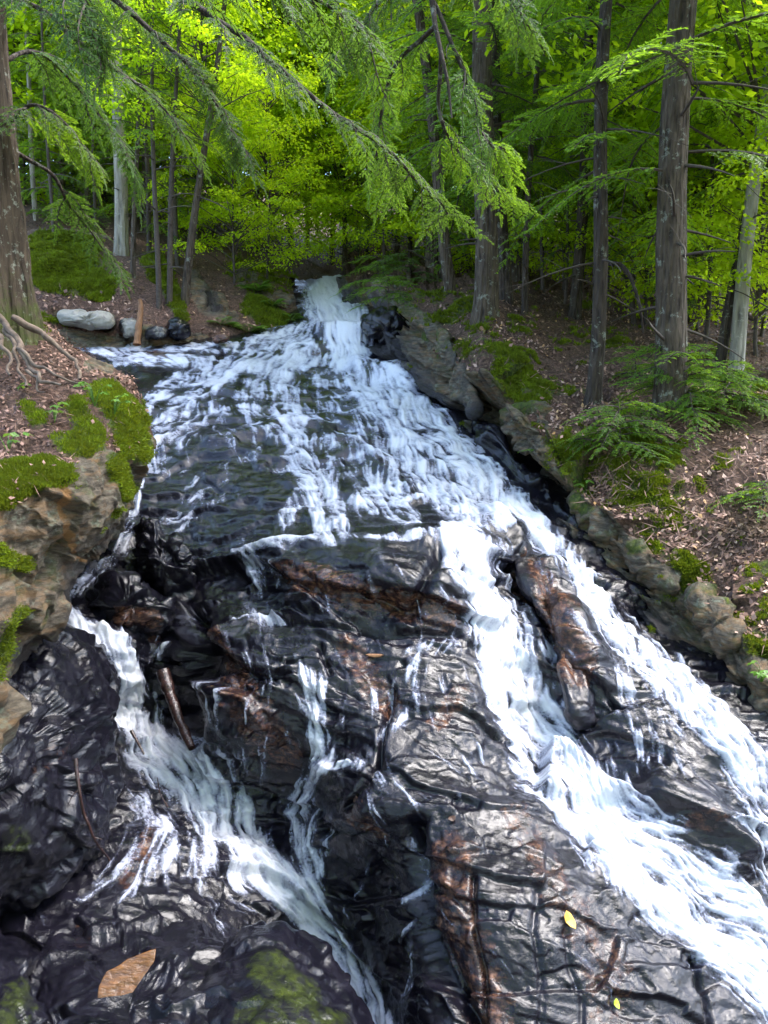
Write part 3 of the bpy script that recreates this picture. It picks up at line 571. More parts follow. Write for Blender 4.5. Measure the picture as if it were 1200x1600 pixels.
STONES = [
 ('boulder', 'big dark wet boulder in the lower left corner beside the white chute', [(-160, 960), (20, 965), (75, 962), (110, 985), (165, 1005), (184, 1045), (178, 1130), (182, 1190), (185, 1260), (150, 1330), (90, 1390), (-20, 1440), (-200, 1450)], (20, 1190),
   tps([(-100,1000,4.3),(150,1000,5.2),(180,1100,5.1),(0,1200,4.0),(150,1300,4.6),(0,1400,4.0),(-200,1300,3.6)]), .5, 1.6, pw([(.3, [(60, 1200, 30), (100, 1170, 20)])], [(.6, [(20, 1310, 40)]), (.4, [(100, 1030, 30)]), (.45, [(10, 1150, 20)])], [(.2, [(60, 1180, 40), (20, 1250, 20)])]), .06, 2.4, 5),
 ('boulder', 'mossy green rounded boulder at the bottom centre left of the gully', [(330, 1640), (290, 1560), (330, 1500), (380, 1455), (440, 1440), (500, 1475), (545, 1530), (575, 1590), (600, 1700), (420, 1760)], (440, 1600),
   tps([(300,1600,3.4),(440,1450,4.0),(580,1600,3.6),(450,1700,3.0),(500,1500,3.9)]), .35, 1.0, pw([], [(.75, [(420, 1520, 50), (470, 1560, 50)]), (.65, [(400, 1600, 60), (520, 1600, 40)])], []), .035, 3, 6),
 ('boulder', 'flat dark wet rock shelf under the ochre stone slab', [(60, 1480), (120, 1440), (230, 1430), (330, 1450), (370, 1490), (340, 1540), (330, 1640), (300, 1720), (40, 1720), (40, 1560)], (200, 1570),
   tps([(100,1450,4.3),(300,1450,4.4),(200,1550,3.7),(100,1700,3.0),(350,1700,3.0)]), .3, .8, pw([(.35, [(130, 1460, 30)])], [(.4, [(300, 1560, 30)])], []), .05, 3.2, 7),
 ('boulder', 'mossy dark rock in the bottom left corner of the photo', [(-150, 1440), (-20, 1440), (30, 1470), (50, 1530), (60, 1620), (40, 1760), (-150, 1760)], (-20, 1600),
   tps([(0,1450,4.0),(0,1600,3.2),(-150,1600,3.0),(50,1700,3.0)]), .3, .8, pw([], [(.7, [(20, 1560, 30), (10, 1620, 40)])], []), .05, 3.2, 8),
 ('boulder', 'rusty brown wet block between the two left rills', [(130, 925), (165, 895), (215, 905), (250, 925), (283, 950), (270, 980), (255, 990), (200, 992), (165, 985), (130, 975)], (205, 948), cd(6.4), .3, .8, pw([(.9, [(190, 960, 20), (240, 970, 22)])]), .07, 3, 9),
 ('boulder', 'tall black wet rock above the rusty block', [(205, 860), (222, 808), (245, 810), (262, 835), (275, 835), (310, 880), (318, 905), (285, 930), (275, 960), (240, 930), (215, 900)], (255, 880), cd(6.9), .25, .8, pw([(.15, [(250, 900, 10)])]), .08, 3, 10),
 ('boulder', 'dark wedge of rock standing over the top of the falls pool on the right bank', [(562, 497), (580, 493), (615, 480), (650, 500), (662, 548), (640, 560), (600, 540), (575, 520)], (610, 520), cd(14.6), .5, 1.2, pw([(.15, [(600, 520, 20)])]), .14, 1.5, 11),
 ('boulder', 'broad flat pale stone under the green moss bank on the far left', [(88, 488), (120, 484), (165, 490), (180, 500), (176, 514), (130, 512), (95, 505)], (135, 499), cd(14.9), .3, 1.0, pw([], [], [(.9, [(100, 498, 40), (170, 500, 40)])]), .06, 2, 12),
 ('boulder', 'small rounded orange brown stone at the edge of the far pool', [(331, 530), (340, 523), (352, 523), (360, 529), (352, 536), (336, 536)], (345, 530), cd(15.2), .12, .3, pw([(1, [(345, 530, 20)])], [], [(.3, [(345, 530, 20)])]), .02, 5, 13),
 ('boulder', 'pale tan stone beside the dead stake on the far left shore', [(188, 505), (205, 496), (222, 505), (214, 522), (195, 524)], (205, 511), cd(15.2), .25, .5, pw([(.5, [(205, 510, 20)])], [], [(.9, [(205, 510, 20)])]), .05, 3, 14),
 ('boulder', 'grey stone right of the dead stake on the far left shore', [(228, 516), (246, 508), (262, 514), (266, 526), (245, 532), (230, 528)], (247, 520), cd(15.1), .25, .5, pw([], [], [(.6, [(247, 520, 20)])]), .05, 3, 15),
 ('boulder', 'low dark stone row end below the slim leaning trunks', [(262, 500), (276, 496), (290, 504), (296, 524), (275, 532), (264, 520)], (278, 515), cd(15.3), .25, .5, pw([], [(.5, [(285, 500, 12)])], [(.35, [(278, 515, 10)])]), .05, 3, 16),
 ('boulder', 'wide dark rock jutting between the main chute and the right chute', [(800, 880), (830, 868), (880, 880), (905, 915), (920, 950), (926, 1020), (940, 1090), (930, 1130), (900, 1140), (880, 1080), (868, 1010), (845, 960), (815, 915)], (880, 980),
   tps([(820,880,7.0),(900,920,6.9),(870,1000,6.0),(920,1120,5.55),(940,1050,5.9)]), .16, .5, pw([(.85, [(840, 890, 24), (870, 960, 30), (900, 1050, 34)])]), .05, 3, 17),
 ('boulder', 'black boulder wrapped by spray near the right edge', [(1020, 1240), (1050, 1215), (1090, 1225), (1140, 1260), (1190, 1300), (1180, 1340), (1140, 1345), (1090, 1320), (1050, 1290)], (1100, 1280), cd(4.95), .16, .5, pw([(.5, [(1100, 1290, 30)])]), .05, 3, 18),
 ('boulder', 'smooth purple grey hump splitting the water above the long ledge', [(728, 850), (745, 825), (775, 808), (800, 808), (820, 830), (835, 865), (800, 880), (765, 872)], (780, 845), tps([(730,850,7.0),(790,810,7.6),(830,870,7.3),(780,870,6.9)]), .12, .4, pw(), .03, 2, 19),
]
SCAT = [NLV]
for nm, lab, poly, ctr, df, bu, thk, pt, amp, fs, sd_ in STONES:
    small = max(abs(poly[0][0] - ctr[0]), 1) < 60
    o, sv = stone(nm, poly, ctr, df, bu, thk, M['rock'], pt, amp, fs, sd_, 1.5 if small else 2.4)
    tag(o, lab, 'boulder'); SCAT.append(sv)
# ochre slab of stone lying on the shelf
o, _ = stone('stone_slab', [(152, 1560), (155, 1540), (166, 1518), (186, 1509), (200, 1498), (243, 1483), (241, 1503), (222, 1530), (208, 1551), (190, 1556)], (196, 1525), tps([(152,1558,3.35),(242,1484,3.5),(196,1525,3.42),(160,1520,3.42)]), .004, .02, M['slab'], None, .004, 7, 20, 1.6, (1, 1, 1.6), 9, 0)
tag(o, 'flat angular ochre stone slab lying on the dark wet shelf', 'stone')

def rim(X, Y, g): return dict(rock=np.ones(X.shape), moss=np.clip(.1 + .6 * fbm(g, 3, 4, 33) + .25 * sstep(0, 30, rimy - Y), 0, 1), wet=sstep(.0, .5, fbm(g, 1.4, 2, 34) - .1 + sstep(30, 90, Y - rimy)), ochre=np.clip(.2 + .3 * fbm(g, 2, 2, 35), 0, 1))
for lab, poly, ctr, sd_, off in [
 ('upright pale grey lichened slab at the head of the right bank cliff', [(655, 462), (672, 478), (692, 520), (718, 560), (742, 612), (748, 648), (722, 640), (690, 612), (668, 570), (660, 520)], (700, 572), 31, .22),
 ('squat grey block with a green cap below the big moss patch', [(788, 640), (815, 622), (850, 640), (872, 672), (866, 706), (838, 716), (808, 700), (790, 672)], (830, 668), 32, .15),
 ('tan broken block on the cliff rim under the bright hemlock sapling', [(886, 778), (905, 762), (940, 790), (962, 826), (950, 846), (918, 836), (896, 808)], (924, 806), 33, .12),
 ('long split ledge block on the middle of the right cliff rim', [(968, 838), (995, 830), (1040, 868), (1068, 905), (1055, 930), (1020, 914), (985, 876)], (1018, 880), 34, .12),
 ('orange stained block on the cliff rim above the right chute', [(1082, 928), (1108, 918), (1140, 948), (1160, 990), (1150, 1024), (1122, 1008), (1098, 966)], (1122, 970), 35, .12),
 ('dark mossy block low on the right bank beside the frame edge', [(1150, 1040), (1178, 1022), (1220, 1060), (1240, 1120), (1205, 1130), (1168, 1090)], (1195, 1078), 36, .1)]:
    rimy = ctr[1]; o, sv = stone('boulder', poly, ctr, (lambda off: lambda X, Y: rb(X, Y) - off)(off), .22, .5, M['ground'], rim, .09, 2.2, sd_, 1.8, (1, 1, 1.5), 3); tag(o, lab, 'boulder')

o, _ = stone('boulder', [(726, 655), (760, 660), (800, 712), (850, 752), (900, 812), (948, 872), (940, 900), (905, 884), (850, 828), (790, 768), (735, 706)], (838, 776), lambda X, Y: rb(X, Y) + .05, .25, .5, M['rock'], None, .09, 2.4, 41, 1.8, (1, 1, 1.5), 3); tag(o, 'long black wet cliff block between the squat green capped block and the rushing water', 'boulder')
#FOLIAGE
# ---------------------------------------------------------------- foliage building blocks

def unit(v): return v / (np.linalg.norm(v, axis=-1, keepdims=True) + 1e-9)
def leafquads(base, dirs, nrm, L, W, bend=.0):
    """pointed four-sided leaves: base, side, tip, side"""
    sdv = unit(np.cross(dirs, nrm)); L = np.asarray(L)[:, None]; W = np.asarray(W)[:, None]
    m = base + dirs * L * .45 - nrm * L * bend * .3; tip = base + dirs * L - nrm * L * bend
    return np.stack([base, m + sdv * W / 2, tip, m - sdv * W / 2], 1)
def bough(L, seed, dens=1., tw=1., gap=.021):
    """flat hemlock bough along +X: side branchlets feathered with needle-covered twiglets"""
    g = np.random.default_rng(seed); Q = []; r = []; wood = []
    ax = lambda s: np.stack([s, .06 * L * np.sin(s / L * 4 + seed), -.28 * L * (s / L) ** 2.2 + .06 * L * np.sin(s / L * 3)], -1)
    sp = np.linspace(0, L, 10); wood.append(tube(ax(sp), np.linspace(.010, .002, 10) * (L + .5) ** .7, 4))
    ss = np.arange(.1 * L, L, .06 / dens); sgn = 1
    for s in np.r_[ss, L * .995]:
        sgn = -sgn; last = s > L * .99
        l = (min(.55, .5 * (L - s) + .1) * g.uniform(.6, 1.1) * min(1, .35 + 2.2 * s / L)) if not last else .2
        an = 0 if last else sgn * g.uniform(.75, 1.1); p0 = ax(np.array(s))
        d = np.array([math.cos(an), math.sin(an), g.uniform(-.25, .08)]); d /= np.linalg.norm(d)
        n_ = max(4, int(l / gap)); t = np.linspace(.01, l, n_)
        pos = p0 + d * t[:, None]; pos[:, 2] -= .28 * t ** 2 / max(l, .1) + 0
        wood.append(tube(pos[[0, n_ // 2, n_ - 1]], [.0035, .002, .001], 3))
        for q in (1, -1):
            a2 = q * g.uniform(.6, 1.0, n_); ca, sa = np.cos(a2), np.sin(a2)
            dd = np.stack([d[0] * ca - d[1] * sa, d[0] * sa + d[1] * ca, d[2] + g.normal(-.12, .16, n_)], -1); dd = unit(dd)
            tl = (.03 + .055 * (1 - t / l) ** .7) * g.uniform(.6, 1.15, n_) * tw
            nn = unit(np.array([0, 0, 1.]) + g.normal(0, .35, (n_, 3)))
            Q.append(leafquads(pos, dd, nn, tl, .013 * tw + .1 * tl, .15)); r.append(np.clip(g.uniform(0, .8, n_) * .9 + .35 * (t / l) ** 4 * (s / L) ** 1.5, 0, 1))
    wv, wf = merge(wood); return np.concatenate(Q).astype(F32), np.concatenate(r).astype(F32), wv, wf
def xform(parts, mats4):
    """join many transformed boughs into vertex and face arrays"""
    V = []; Fq = []; rn = []; mi = []; o = 0
    for (Q, r, wv, wf), Mx in zip(parts, mats4):
        A = Mx[:3, :3].T; b = Mx[:3, 3]
        v = Q.reshape(-1, 3) @ A + b; V.append(v); Fq.append(np.arange(len(v)).reshape(-1, 4) + o); rn.append(r); mi.append(np.zeros(len(r))); o += len(v)
        w_ = wv @ A + b; V.append(w_); Fq.append(wf + o); rn.append(np.zeros(len(wf))); mi.append(np.ones(len(wf))); o += len(w_)
    return np.concatenate(V), np.concatenate(Fq), np.concatenate(rn), np.concatenate(mi)
def frame(p, d, roll=0., scale=1.):
    """matrix taking +X to d with the flat side up"""
    d = np.asarray(d, float) / np.linalg.norm(d); z = np.array([0, 0, 1.]); y = np.cross(z, d); y /= np.linalg.norm(y) + 1e-9; z = np.cross(d, y)
    c, s_ = math.cos(roll), math.sin(roll); y2 = c * y + s_ * z; z2 = -s_ * y + c * z
    m = np.eye(4); m[:3, 0] = d * scale; m[:3, 1] = y2 * scale; m[:3, 2] = z2 * scale; m[:3, 3] = p; return m
BGH = {L: [bough(L, 10 * k + int(L * 7)) for k in range(3)] for L in (.5, .9, 1.4, 2.0)}
BGN = {L: [bough(L, 90 + 10 * k + int(L * 7), 1.9, .62, .0125) for k in range(3)] for L in (.4, .65, .9)}
def pick(L, g, B=None):
    B = B or BGH; k = min(B, key=lambda a: abs(a - L)); return B[k][g.integers(3)], L / k
def foliage_mesh(name, boughs, mats, mat='hem', parent=None, origin=None):
    V, f, rn, mi = xform(boughs, mats); return mk(name, V, f, [M[mat], M['twig']], parent=parent, origin=origin, fattrs=dict(rnd=rn), midx=mi)
def hem_crown(seed, H=9., n=56, L0=2.2, L1=.8):
    g = np.random.default_rng(seed); bs = []; ms = []
    for k in range(n):
        h = H * (k / n) ** .9 + g.uniform(-.15, .15); L = (L0 + (L1 - L0) * h / H) * g.uniform(.6, 1.1); az = k * 2.4 + g.uniform(-.4, .4)
        el = -.18 + .35 * h / H + g.uniform(-.15, .15); b, s_ = pick(L, g)
        d = np.array([math.cos(az) * math.cos(el), math.sin(az) * math.cos(el), math.sin(el)])
        bs.append(b); ms.append(frame(d * .08 + [0, 0, h], d, g.uniform(-.35, .35), s_))
    return bs, ms
def leaf_crown(seed, n_cl=70, per=170, rad=2.4, H=6., size=.1):
    """broadleaf crown: layered sprays of leaves on thin branches around a stem"""
    g = np.random.default_rng(seed); Q = []; r = []; wood = []
    for k in range(n_cl):
        h = H * g.uniform(0, 1); az = g.uniform(0, 2 * np.pi); ro = rad * math.sqrt(g.uniform(.05, 1)) * (1 - .5 * (h / H) ** 2)
        c = np.array([math.cos(az) * ro, math.sin(az) * ro, h + .25 * ro]); a_ = g.uniform(.45, .85)
        u = g.uniform(0, 1, per) ** .5 * a_; t = g.uniform(0, 2 * np.pi, per); tilt = g.normal(0, .25, 2)
        p = np.stack([u * np.cos(t), u * np.sin(t), g.normal(0, .07, per)], -1); p[:, 2] += p[:, 0] * tilt[0] + p[:, 1] * tilt[1] - .25 * u ** 2; p += c
        dd = unit(np.stack([np.cos(t), np.sin(t), g.normal(-.35, .3, per)], -1) + g.normal(0, .5, (per, 3)))
        nn = unit(np.array([0, 0, 1.]) + g.normal(0, .45, (per, 3))); s_ = size * g.uniform(.6, 1.2, per)
        Q.append(leafquads(p, dd, nn, s_, s_ * .72, .2)); r.append(g.uniform(0, 1, per) * .95)
        b0 = np.array([0, 0, max(0, h - .4)]); wood.append(tube([b0, (b0 + c) / 2 + [0, 0, .1], c], [.02, .012, .004], 4))
    wv, wf = merge(wood); return np.concatenate(Q).astype(F32), np.concatenate(r).astype(F32), wv, wf

def trunk_arrays(H, r0, r1, lean=(0, 0), seed=1, sides=20, segs=40, flare=.5, wob=.03, ridges=.05):
    g = np.random.default_rng(seed); z = np.linspace(-.5, H, segs) if H < 6 else np.r_[np.linspace(-.5, 5, segs * 3 // 4), np.linspace(5.4, H, segs // 4)]
    zz = np.clip(z / H, 0, 1); rad = r0 + (r1 - r0) * zz; n = len(z)
    cx = lean[0] * z / H + wob * np.sin(z * 1.1 + seed) * (z > 0); cy = lean[1] * z / H + wob * np.cos(z * .9 + seed * 2)
    V, f = tube(np.stack([cx, cy, z], -1), rad, sides)
    c = np.repeat(np.stack([cx, cy, z], -1), sides, 0); a = np.tile(np.linspace(0, 2 * np.pi, sides, endpoint=False), n); zr = np.repeat(z, sides)
    fl = 1 + flare * np.exp(-np.clip(zr + .05, 0, 9) / (r0 * 1.3)) * (1 + .5 * np.sin(a * 5 + seed) + .3 * np.sin(a * 3 + seed * 2))
    rid = 1 + (ridges > .06) * (.05 * vn(np.stack([np.cos(a) * 13, np.sin(a) * 13, zr * 3.5], -1), 77) + .03 * vn(np.stack([np.cos(a) * 24, np.sin(a) * 24, zr * 8], -1), 78)) + ridges * vn(np.stack([np.cos(a) * 7, np.sin(a) * 7, zr * 1.6 + seed], -1), seed) + ridges * .8 * vn(np.stack([np.cos(a) * 3, np.sin(a) * 3, zr * 1.1], -1), seed + 4)
    V = c + (V - c) * (fl * rid)[:, None]; return V, f, np.exp(-np.clip(zr, 0, 9) / .5)
def stubs(H, h0, h1, r, n, seed, L=(.3, 1.1)):
    """dead side twigs below the living crown"""
    g = np.random.default_rng(seed); out = []
    for k in range(n):
        h = g.uniform(h0, h1); az = g.uniform(0, 6.28); l = g.uniform(*L); up_ = g.uniform(-.25, .35)
        t = np.linspace(0, 1, 6)[:, None]; d = np.array([math.cos(az), math.sin(az), up_]); d2 = np.array([-d[1], d[0], 0]) * g.uniform(-.3, .3)
        p = np.array([0, 0, h]) + d * l * t + d2 * l * t ** 2 - np.array([0, 0, .2]) * l * t ** 2; one = [tube(p, np.linspace(.014, .003, 6) * (.6 + r * 3), 5)]
        for q in range(g.integers(1, 4)):
            s_ = g.uniform(.3, .9); b = p[int(s_ * 5)]; dd = unit(d + g.normal(0, .6, 3)); one.append(tube([b, b + dd * l * .25, b + dd * l * .4 + [0, 0, -.03]], [.005, .003, .0015], 3))
        out.append(merge(one))
    return out
def gtree(name, label, cat, base, px_top, diam, bark, H=11, group=None, crown=None, h0=2.5, cs=1., seed=1, flare=.5, dead=8, wob=.03, sides=20, segs=44, rz=None, deadL=(.3, 1.1), lean_y=0.):
    """tree standing at base; its trunk passes px_top at the top edge of the photo"""
    d = float(proj(np.asarray(base))[2]); zt = base[1] * (2 / 3 * cp + sp_) / (cp - 2 / 3 * sp_); dt = base[1] * cp + zt * sp_; top = np.array([(px_top - 600) / 1200 * dt, base[1], zt]); dz = top[2] - base[2]
    lean = ((top[0] - base[0]) / dz * H, lean_y); diam *= d / (7 + (d - 7) / KD) if d > 7 else 1
    root = thing(name, label, cat, base, group)
    V, f, low = trunk_arrays(H, diam / 2, diam * .18, lean, seed, sides, segs, flare, wob); 
    t_ = mk('trunk', V, f, M[bark], parent=root, attrs=dict(low=low), smooth=True)
    if dead:
        for V, f in stubs(H, .6, h0 + 1.2, diam, dead, seed + 50, deadL):
            V[:, 0] += lean[0] * V[:, 2] / H; V[:, 1] += lean[1] * V[:, 2] / H; mk('dead_branch', V, f, M['twig'], parent=root, smooth=True)
    if crown is not None:
        c = bpy.data.objects.new('crown', crown); C.objects.link(c); c.parent = root
        c.location = (lean[0] * h0 / H, lean[1] * h0 / H, h0); c.rotation_euler = (0, 0, rz if rz is not None else seed * 2.1); c.scale = (cs, cs, cs)
    return root
def temp_mesh(o):
    me = o.data; bpy.data.objects.remove(o); return me
HC = [temp_mesh(foliage_mesh('crown', *hem_crown(s_, n=64))) for s_ in (1, 2, 3)]
HCs = [temp_mesh(foliage_mesh('crown', *hem_crown(s_, 6., 34, 1.3, .5))) for s_ in (4, 5)]     # slender young trees
def lc_mesh(seed, **k):
    q = leaf_crown(seed, **k); return temp_mesh(foliage_mesh('crown', [q], [np.eye(4)], 'mapl'))
LC = [lc_mesh(s_) for s_ in (1, 2, 3)]
LCb = [lc_mesh(s_, n_cl=130, per=190, rad=3.6, H=11, size=.115) for s_ in (4, 5)]

# ---------------------------------------------------------------- trees one can tell apart
def RB(px, py): return P(px, py, float(rb(px, py)))
def LB(px, py): return P(px, py, float(lb(px, py)))
gtree('hemlock_tree', 'straight grey brown hemlock trunk standing on the mossy lip right of the falls top', 'tree', RB(757, 498), 757, .40, 'bark', crown=HC[0], h0=1.9, seed=1, dead=10, flare=.25)
gtree('hemlock_tree', 'dark slightly leaning trunk just right of the straight grey brown hemlock', 'tree', RB(787, 472), 770, .28, 'barkd', crown=HC[1], h0=2.2, seed=2, dead=6, flare=.2)
gtree('hemlock_tree', 'thin dark sapling trunk between the straight hemlock and the speckled dark trunk', 'tree', RB(820, 494), 842, .12, 'barkd', H=8, crown=HCs[0], h0=2.2, seed=3, dead=6, flare=.2)
gtree('hemlock_tree', 'slim grey trunk leaning left behind the cliff edge at the falls top', 'tree', RB(708, 470), 650, .23, 'bark', crown=HCs[1], h0=2.2, seed=4, dead=5, flare=.2)
gtree('hemlock_tree', 'grey trunk further back left of the slim leaning trunk', 'tree', RB(678, 440), 672, .36, 'bark', crown=HC[2], h0=2.4, seed=5, dead=5, flare=.2)
gtree('hemlock_tree', 'speckled dark narrow trunk midway between the curved trunk and the straight hemlock', 'tree', RB(899, 497), 925, .24, 'barkd', crown=HCs[0], h0=2.2, cs=1.2, seed=6, dead=9, flare=.2)
gtree('hemlock_tree', 'tall curved dark trunk with bare crooked side branches rooted on the litter slope', 'tree', RB(922, 636), 953, .20, 'barkd', crown=HCs[1], h0=2.6, cs=1.2, seed=7, dead=15, flare=.55, wob=.05)
gtree('hemlock_tree', 'thickest brown hemlock trunk on the right bank behind the pale green sapling', 'tree', RB(1040, 655), 1068, .38, 'bark', H=12, crown=HC[1], h0=2.5, cs=1.1, seed=8, dead=16, flare=.2, rz=1.)
gtree('birch_tree', 'pale mottled birch trunk leaning right near the right edge', 'tree', RB(1150, 585), 1212, .22, 'birch', crown=LC[0], h0=2.6, cs=1.2, seed=9, dead=3, flare=.1)
gtree('hemlock_tree', 'dark thin trunk crossing in front of the pale birch at the right edge', 'tree', RB(1126, 578), 1225, .17, 'barkd', crown=HCs[0], h0=2.4, cs=1.2, seed=10, dead=6, flare=.1)
gtree('hemlock_tree', 'brown pole thin trunk behind the thick hemlock on its right side', 'tree', RB(1066, 520), 1062, .14, 'bark', crown=LC[1], h0=4.0, seed=11, dead=4, flare=.1)
gtree('hemlock_tree', 'tall smooth pinkish trunk rising far back above the litter slope', 'tree', RB(812, 440), 808, .36, 'bark', H=16, crown=HC[2], h0=7.5, seed=12, dead=6, flare=.1)
# left bank
gtree('hemlock_tree', 'pale grey straight trunk on the moss bank, the widest of the far left group', 'tree', LB(188, 395), 184, .33, 'birch', crown=HC[2], h0=2.6, seed=13, dead=6, flare=.2)
gtree('hemlock_tree', 'slim bare trunk forking near the moss, left of the leaning pair', 'tree', LB(247, 480), 236, .12, 'twig', H=6, crown=HCs[0], h0=2.8, cs=.8, seed=14, dead=14, flare=.2)
gtree('hemlock_tree', 'thin crooked trunk in the middle of the far left waterside trio', 'tree', LB(263, 482), 280, .13, 'twig', H=6, crown=HCs[1], h0=2.8, cs=.8, seed=15, dead=10, flare=.2)
gtree('hemlock_tree', 'smooth trunk leaning right beside the black cliff cleft', 'tree', LB(288, 480), 350, .19, 'bark', H=6, crown=LC[2], h0=2.7, cs=.7, seed=16, dead=6, flare=.3)
gtree('hemlock_tree', 'thin pole trunk at the left edge of the moss strip', 'tree', LB(211, 435), 216, .12, 'bark', H=7, crown=HCs[0], h0=3.4, cs=.9, seed=17, dead=5, flare=.2)

# big hemlock at the left edge, its roots and its overhanging limbs
b0 = P(-26, 505, 6.3); big = thing('hemlock_tree', 'massive lichen spotted hemlock trunk at the left edge with roots over the ledge', 'tree', b0)
V, f, low = trunk_arrays(9.5, .33, .28, (-.02, 0), 21, 128, 330, .2, .012, .07)
mk('trunk', V, f, M['barkm'], parent=big, attrs=dict(low=low), smooth=True)
def root_(pl, r0, r1, par):
    pts = np.array([P(x, y, d) for x, y, d in pl]); s_ = spline(pts, 40); r0 *= .6; r1 *= .7; s_ = s_ + .03 * np.stack([vn(s_ * 9, 3), vn(s_ * 9, 4), vn(s_ * 9, 5)], -1)
    V, f = tube(s_, np.linspace(r0, r1, 40) * (1 + .25 * vn(s_ * 14, 6)), 8); mk('root', V - np.array(par.location), f, M['root'], parent=par, smooth=True)
for pl, a_, c_ in [([(-30, 480, 5.9), (5, 500, 5.75), (25, 530, 5.6), (40, 560, 5.4), (62, 590, 5.2), (95, 600, 5.1)], .05, .012), ([(10, 515, 5.7), (22, 545, 5.5), (32, 575, 5.35), (42, 600, 5.2)], .03, .012),
      ([(-20, 510, 5.8), (0, 535, 5.5), (12, 560, 5.35), (18, 585, 5.2)], .035, .012), ([(25, 535, 5.55), (48, 560, 5.35), (75, 585, 5.25), (120, 596, 5.2)], .028, .008), ([(40, 575, 5.3), (60, 597, 5.2), (70, 615, 5.1)], .02, .006),
      ([(20, 495, 5.9), (60, 520, 5.9), (110, 560, 5.85), (130, 590, 5.6)], .05, .015)]: root_(pl, a_, c_, big)
def limb(tree, pl, r0, r1, n, L, seed, side_L=1., mat='near', hang=.5, start=.12, two=True):
    """a limb along the given points with hanging side boughs"""
    g = np.random.default_rng(seed); pts = np.array([P(x, y, d) for x, y, d in pl]); s_ = spline(pts, 60); s_ = s_ + .03 * np.stack([vn(s_ * 3, 3), vn(s_ * 3, 4), vn(s_ * 3, 5)], -1)
    org = np.array(tree.location); V, f = tube(s_, np.linspace(r0, r1, 60), 8); o = mk('limb', V - org, f, M['barkd'], parent=tree, smooth=True)
    bs = []; ms = []; tg = np.gradient(s_, axis=0)
    for k in range(n):
        t = start + (1 - start) * k / (n - 1); i = min(59, int(t * 59)); d = tg[i] / np.linalg.norm(tg[i]); q = (1 if k % 2 else -1) * g.uniform(.5, 1.2)
        h = np.array([d[0] * math.cos(q) - d[1] * math.sin(q), d[0] * math.sin(q) + d[1] * math.cos(q), d[2] * .4 - hang * g.uniform(.3, 1.3)])
        b, sc_ = pick(L * g.uniform(.6, 1.15) * (1 - .35 * t), g, BGN); bs.append(b); ms.append(frame(s_[i], h, g.uniform(-.5, .5), sc_))
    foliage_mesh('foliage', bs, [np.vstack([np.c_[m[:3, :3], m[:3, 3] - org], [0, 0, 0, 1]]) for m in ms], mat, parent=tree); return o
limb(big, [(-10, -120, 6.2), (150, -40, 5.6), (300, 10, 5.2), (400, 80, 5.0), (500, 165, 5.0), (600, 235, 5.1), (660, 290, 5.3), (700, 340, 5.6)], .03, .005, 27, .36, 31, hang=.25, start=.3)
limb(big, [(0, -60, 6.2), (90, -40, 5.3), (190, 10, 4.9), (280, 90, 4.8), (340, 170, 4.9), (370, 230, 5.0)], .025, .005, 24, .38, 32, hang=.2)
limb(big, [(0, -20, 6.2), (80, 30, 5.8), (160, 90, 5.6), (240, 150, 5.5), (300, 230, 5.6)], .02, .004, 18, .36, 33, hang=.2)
limb(big, [(10, 190, 6.2), (60, 170, 6.0), (110, 200, 6.0), (150, 250, 6.1)], .018, .004, 14, .38, 34, hang=.5, mat='hem')
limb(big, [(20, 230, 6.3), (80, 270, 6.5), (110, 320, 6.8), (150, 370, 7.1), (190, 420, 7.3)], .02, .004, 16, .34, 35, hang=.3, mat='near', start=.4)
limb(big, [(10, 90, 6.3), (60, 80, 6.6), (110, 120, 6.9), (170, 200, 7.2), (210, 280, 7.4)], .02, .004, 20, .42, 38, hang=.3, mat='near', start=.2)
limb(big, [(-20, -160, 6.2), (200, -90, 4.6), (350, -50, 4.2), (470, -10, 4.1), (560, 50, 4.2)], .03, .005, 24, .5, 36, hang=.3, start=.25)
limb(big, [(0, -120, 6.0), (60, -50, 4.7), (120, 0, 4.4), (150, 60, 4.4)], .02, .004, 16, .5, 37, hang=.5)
# hemlock above the right bank whose boughs hang into the top centre
ov = thing('hemlock_tree', 'hemlock hidden above the frame whose long silvery boughs hang into the top centre', 'tree', P(640, 60, 6.4))
V, f = tube(np.array([P(640, -330, 6.2), P(655, -160, 6.2), P(668, -60, 6.1), P(680, 40, 6.0), P(700, 130, 5.9), P(706, 185, 5.9)]), [.05, .04, .03, .02, .013, .006], 8); mk('trunk', V - np.array(ov.location), f, M['barkd'], parent=ov, smooth=True)
limb(ov, [(675, 0, 6.1), (715, 90, 6.0), (745, 160, 6.0), (760, 220, 6.0), (790, 240, 6.0)], .02, .004, 16, .4, 41, mat='hem', hang=.35, start=.2)
limb(ov, [(690, 80, 6.0), (690, 180, 6.2), (720, 240, 6.4), (770, 290, 6.6), (810, 315, 6.8)], .018, .004, 16, .36, 42, mat='hem', hang=.25, start=.3)
limb(ov, [(668, -60, 6.1), (600, 0, 6.0), (560, 50, 6.0), (530, 90, 6.0)], .02, .004, 14, .42, 43, mat='near', hang=.5)
limb(ov, [(680, 40, 6.0), (630, 90, 6.2), (600, 160, 6.4), (590, 240, 6.6), (600, 290, 6.8)], .02, .004, 14, .4, 44, mat='hem', hang=.4)
limb(ov, [(655, -160, 6.2), (740, -60, 6.0), (800, 0, 6.0), (830, 50, 6.1)], .02, .004, 12, .45, 46, mat='near', hang=.5)

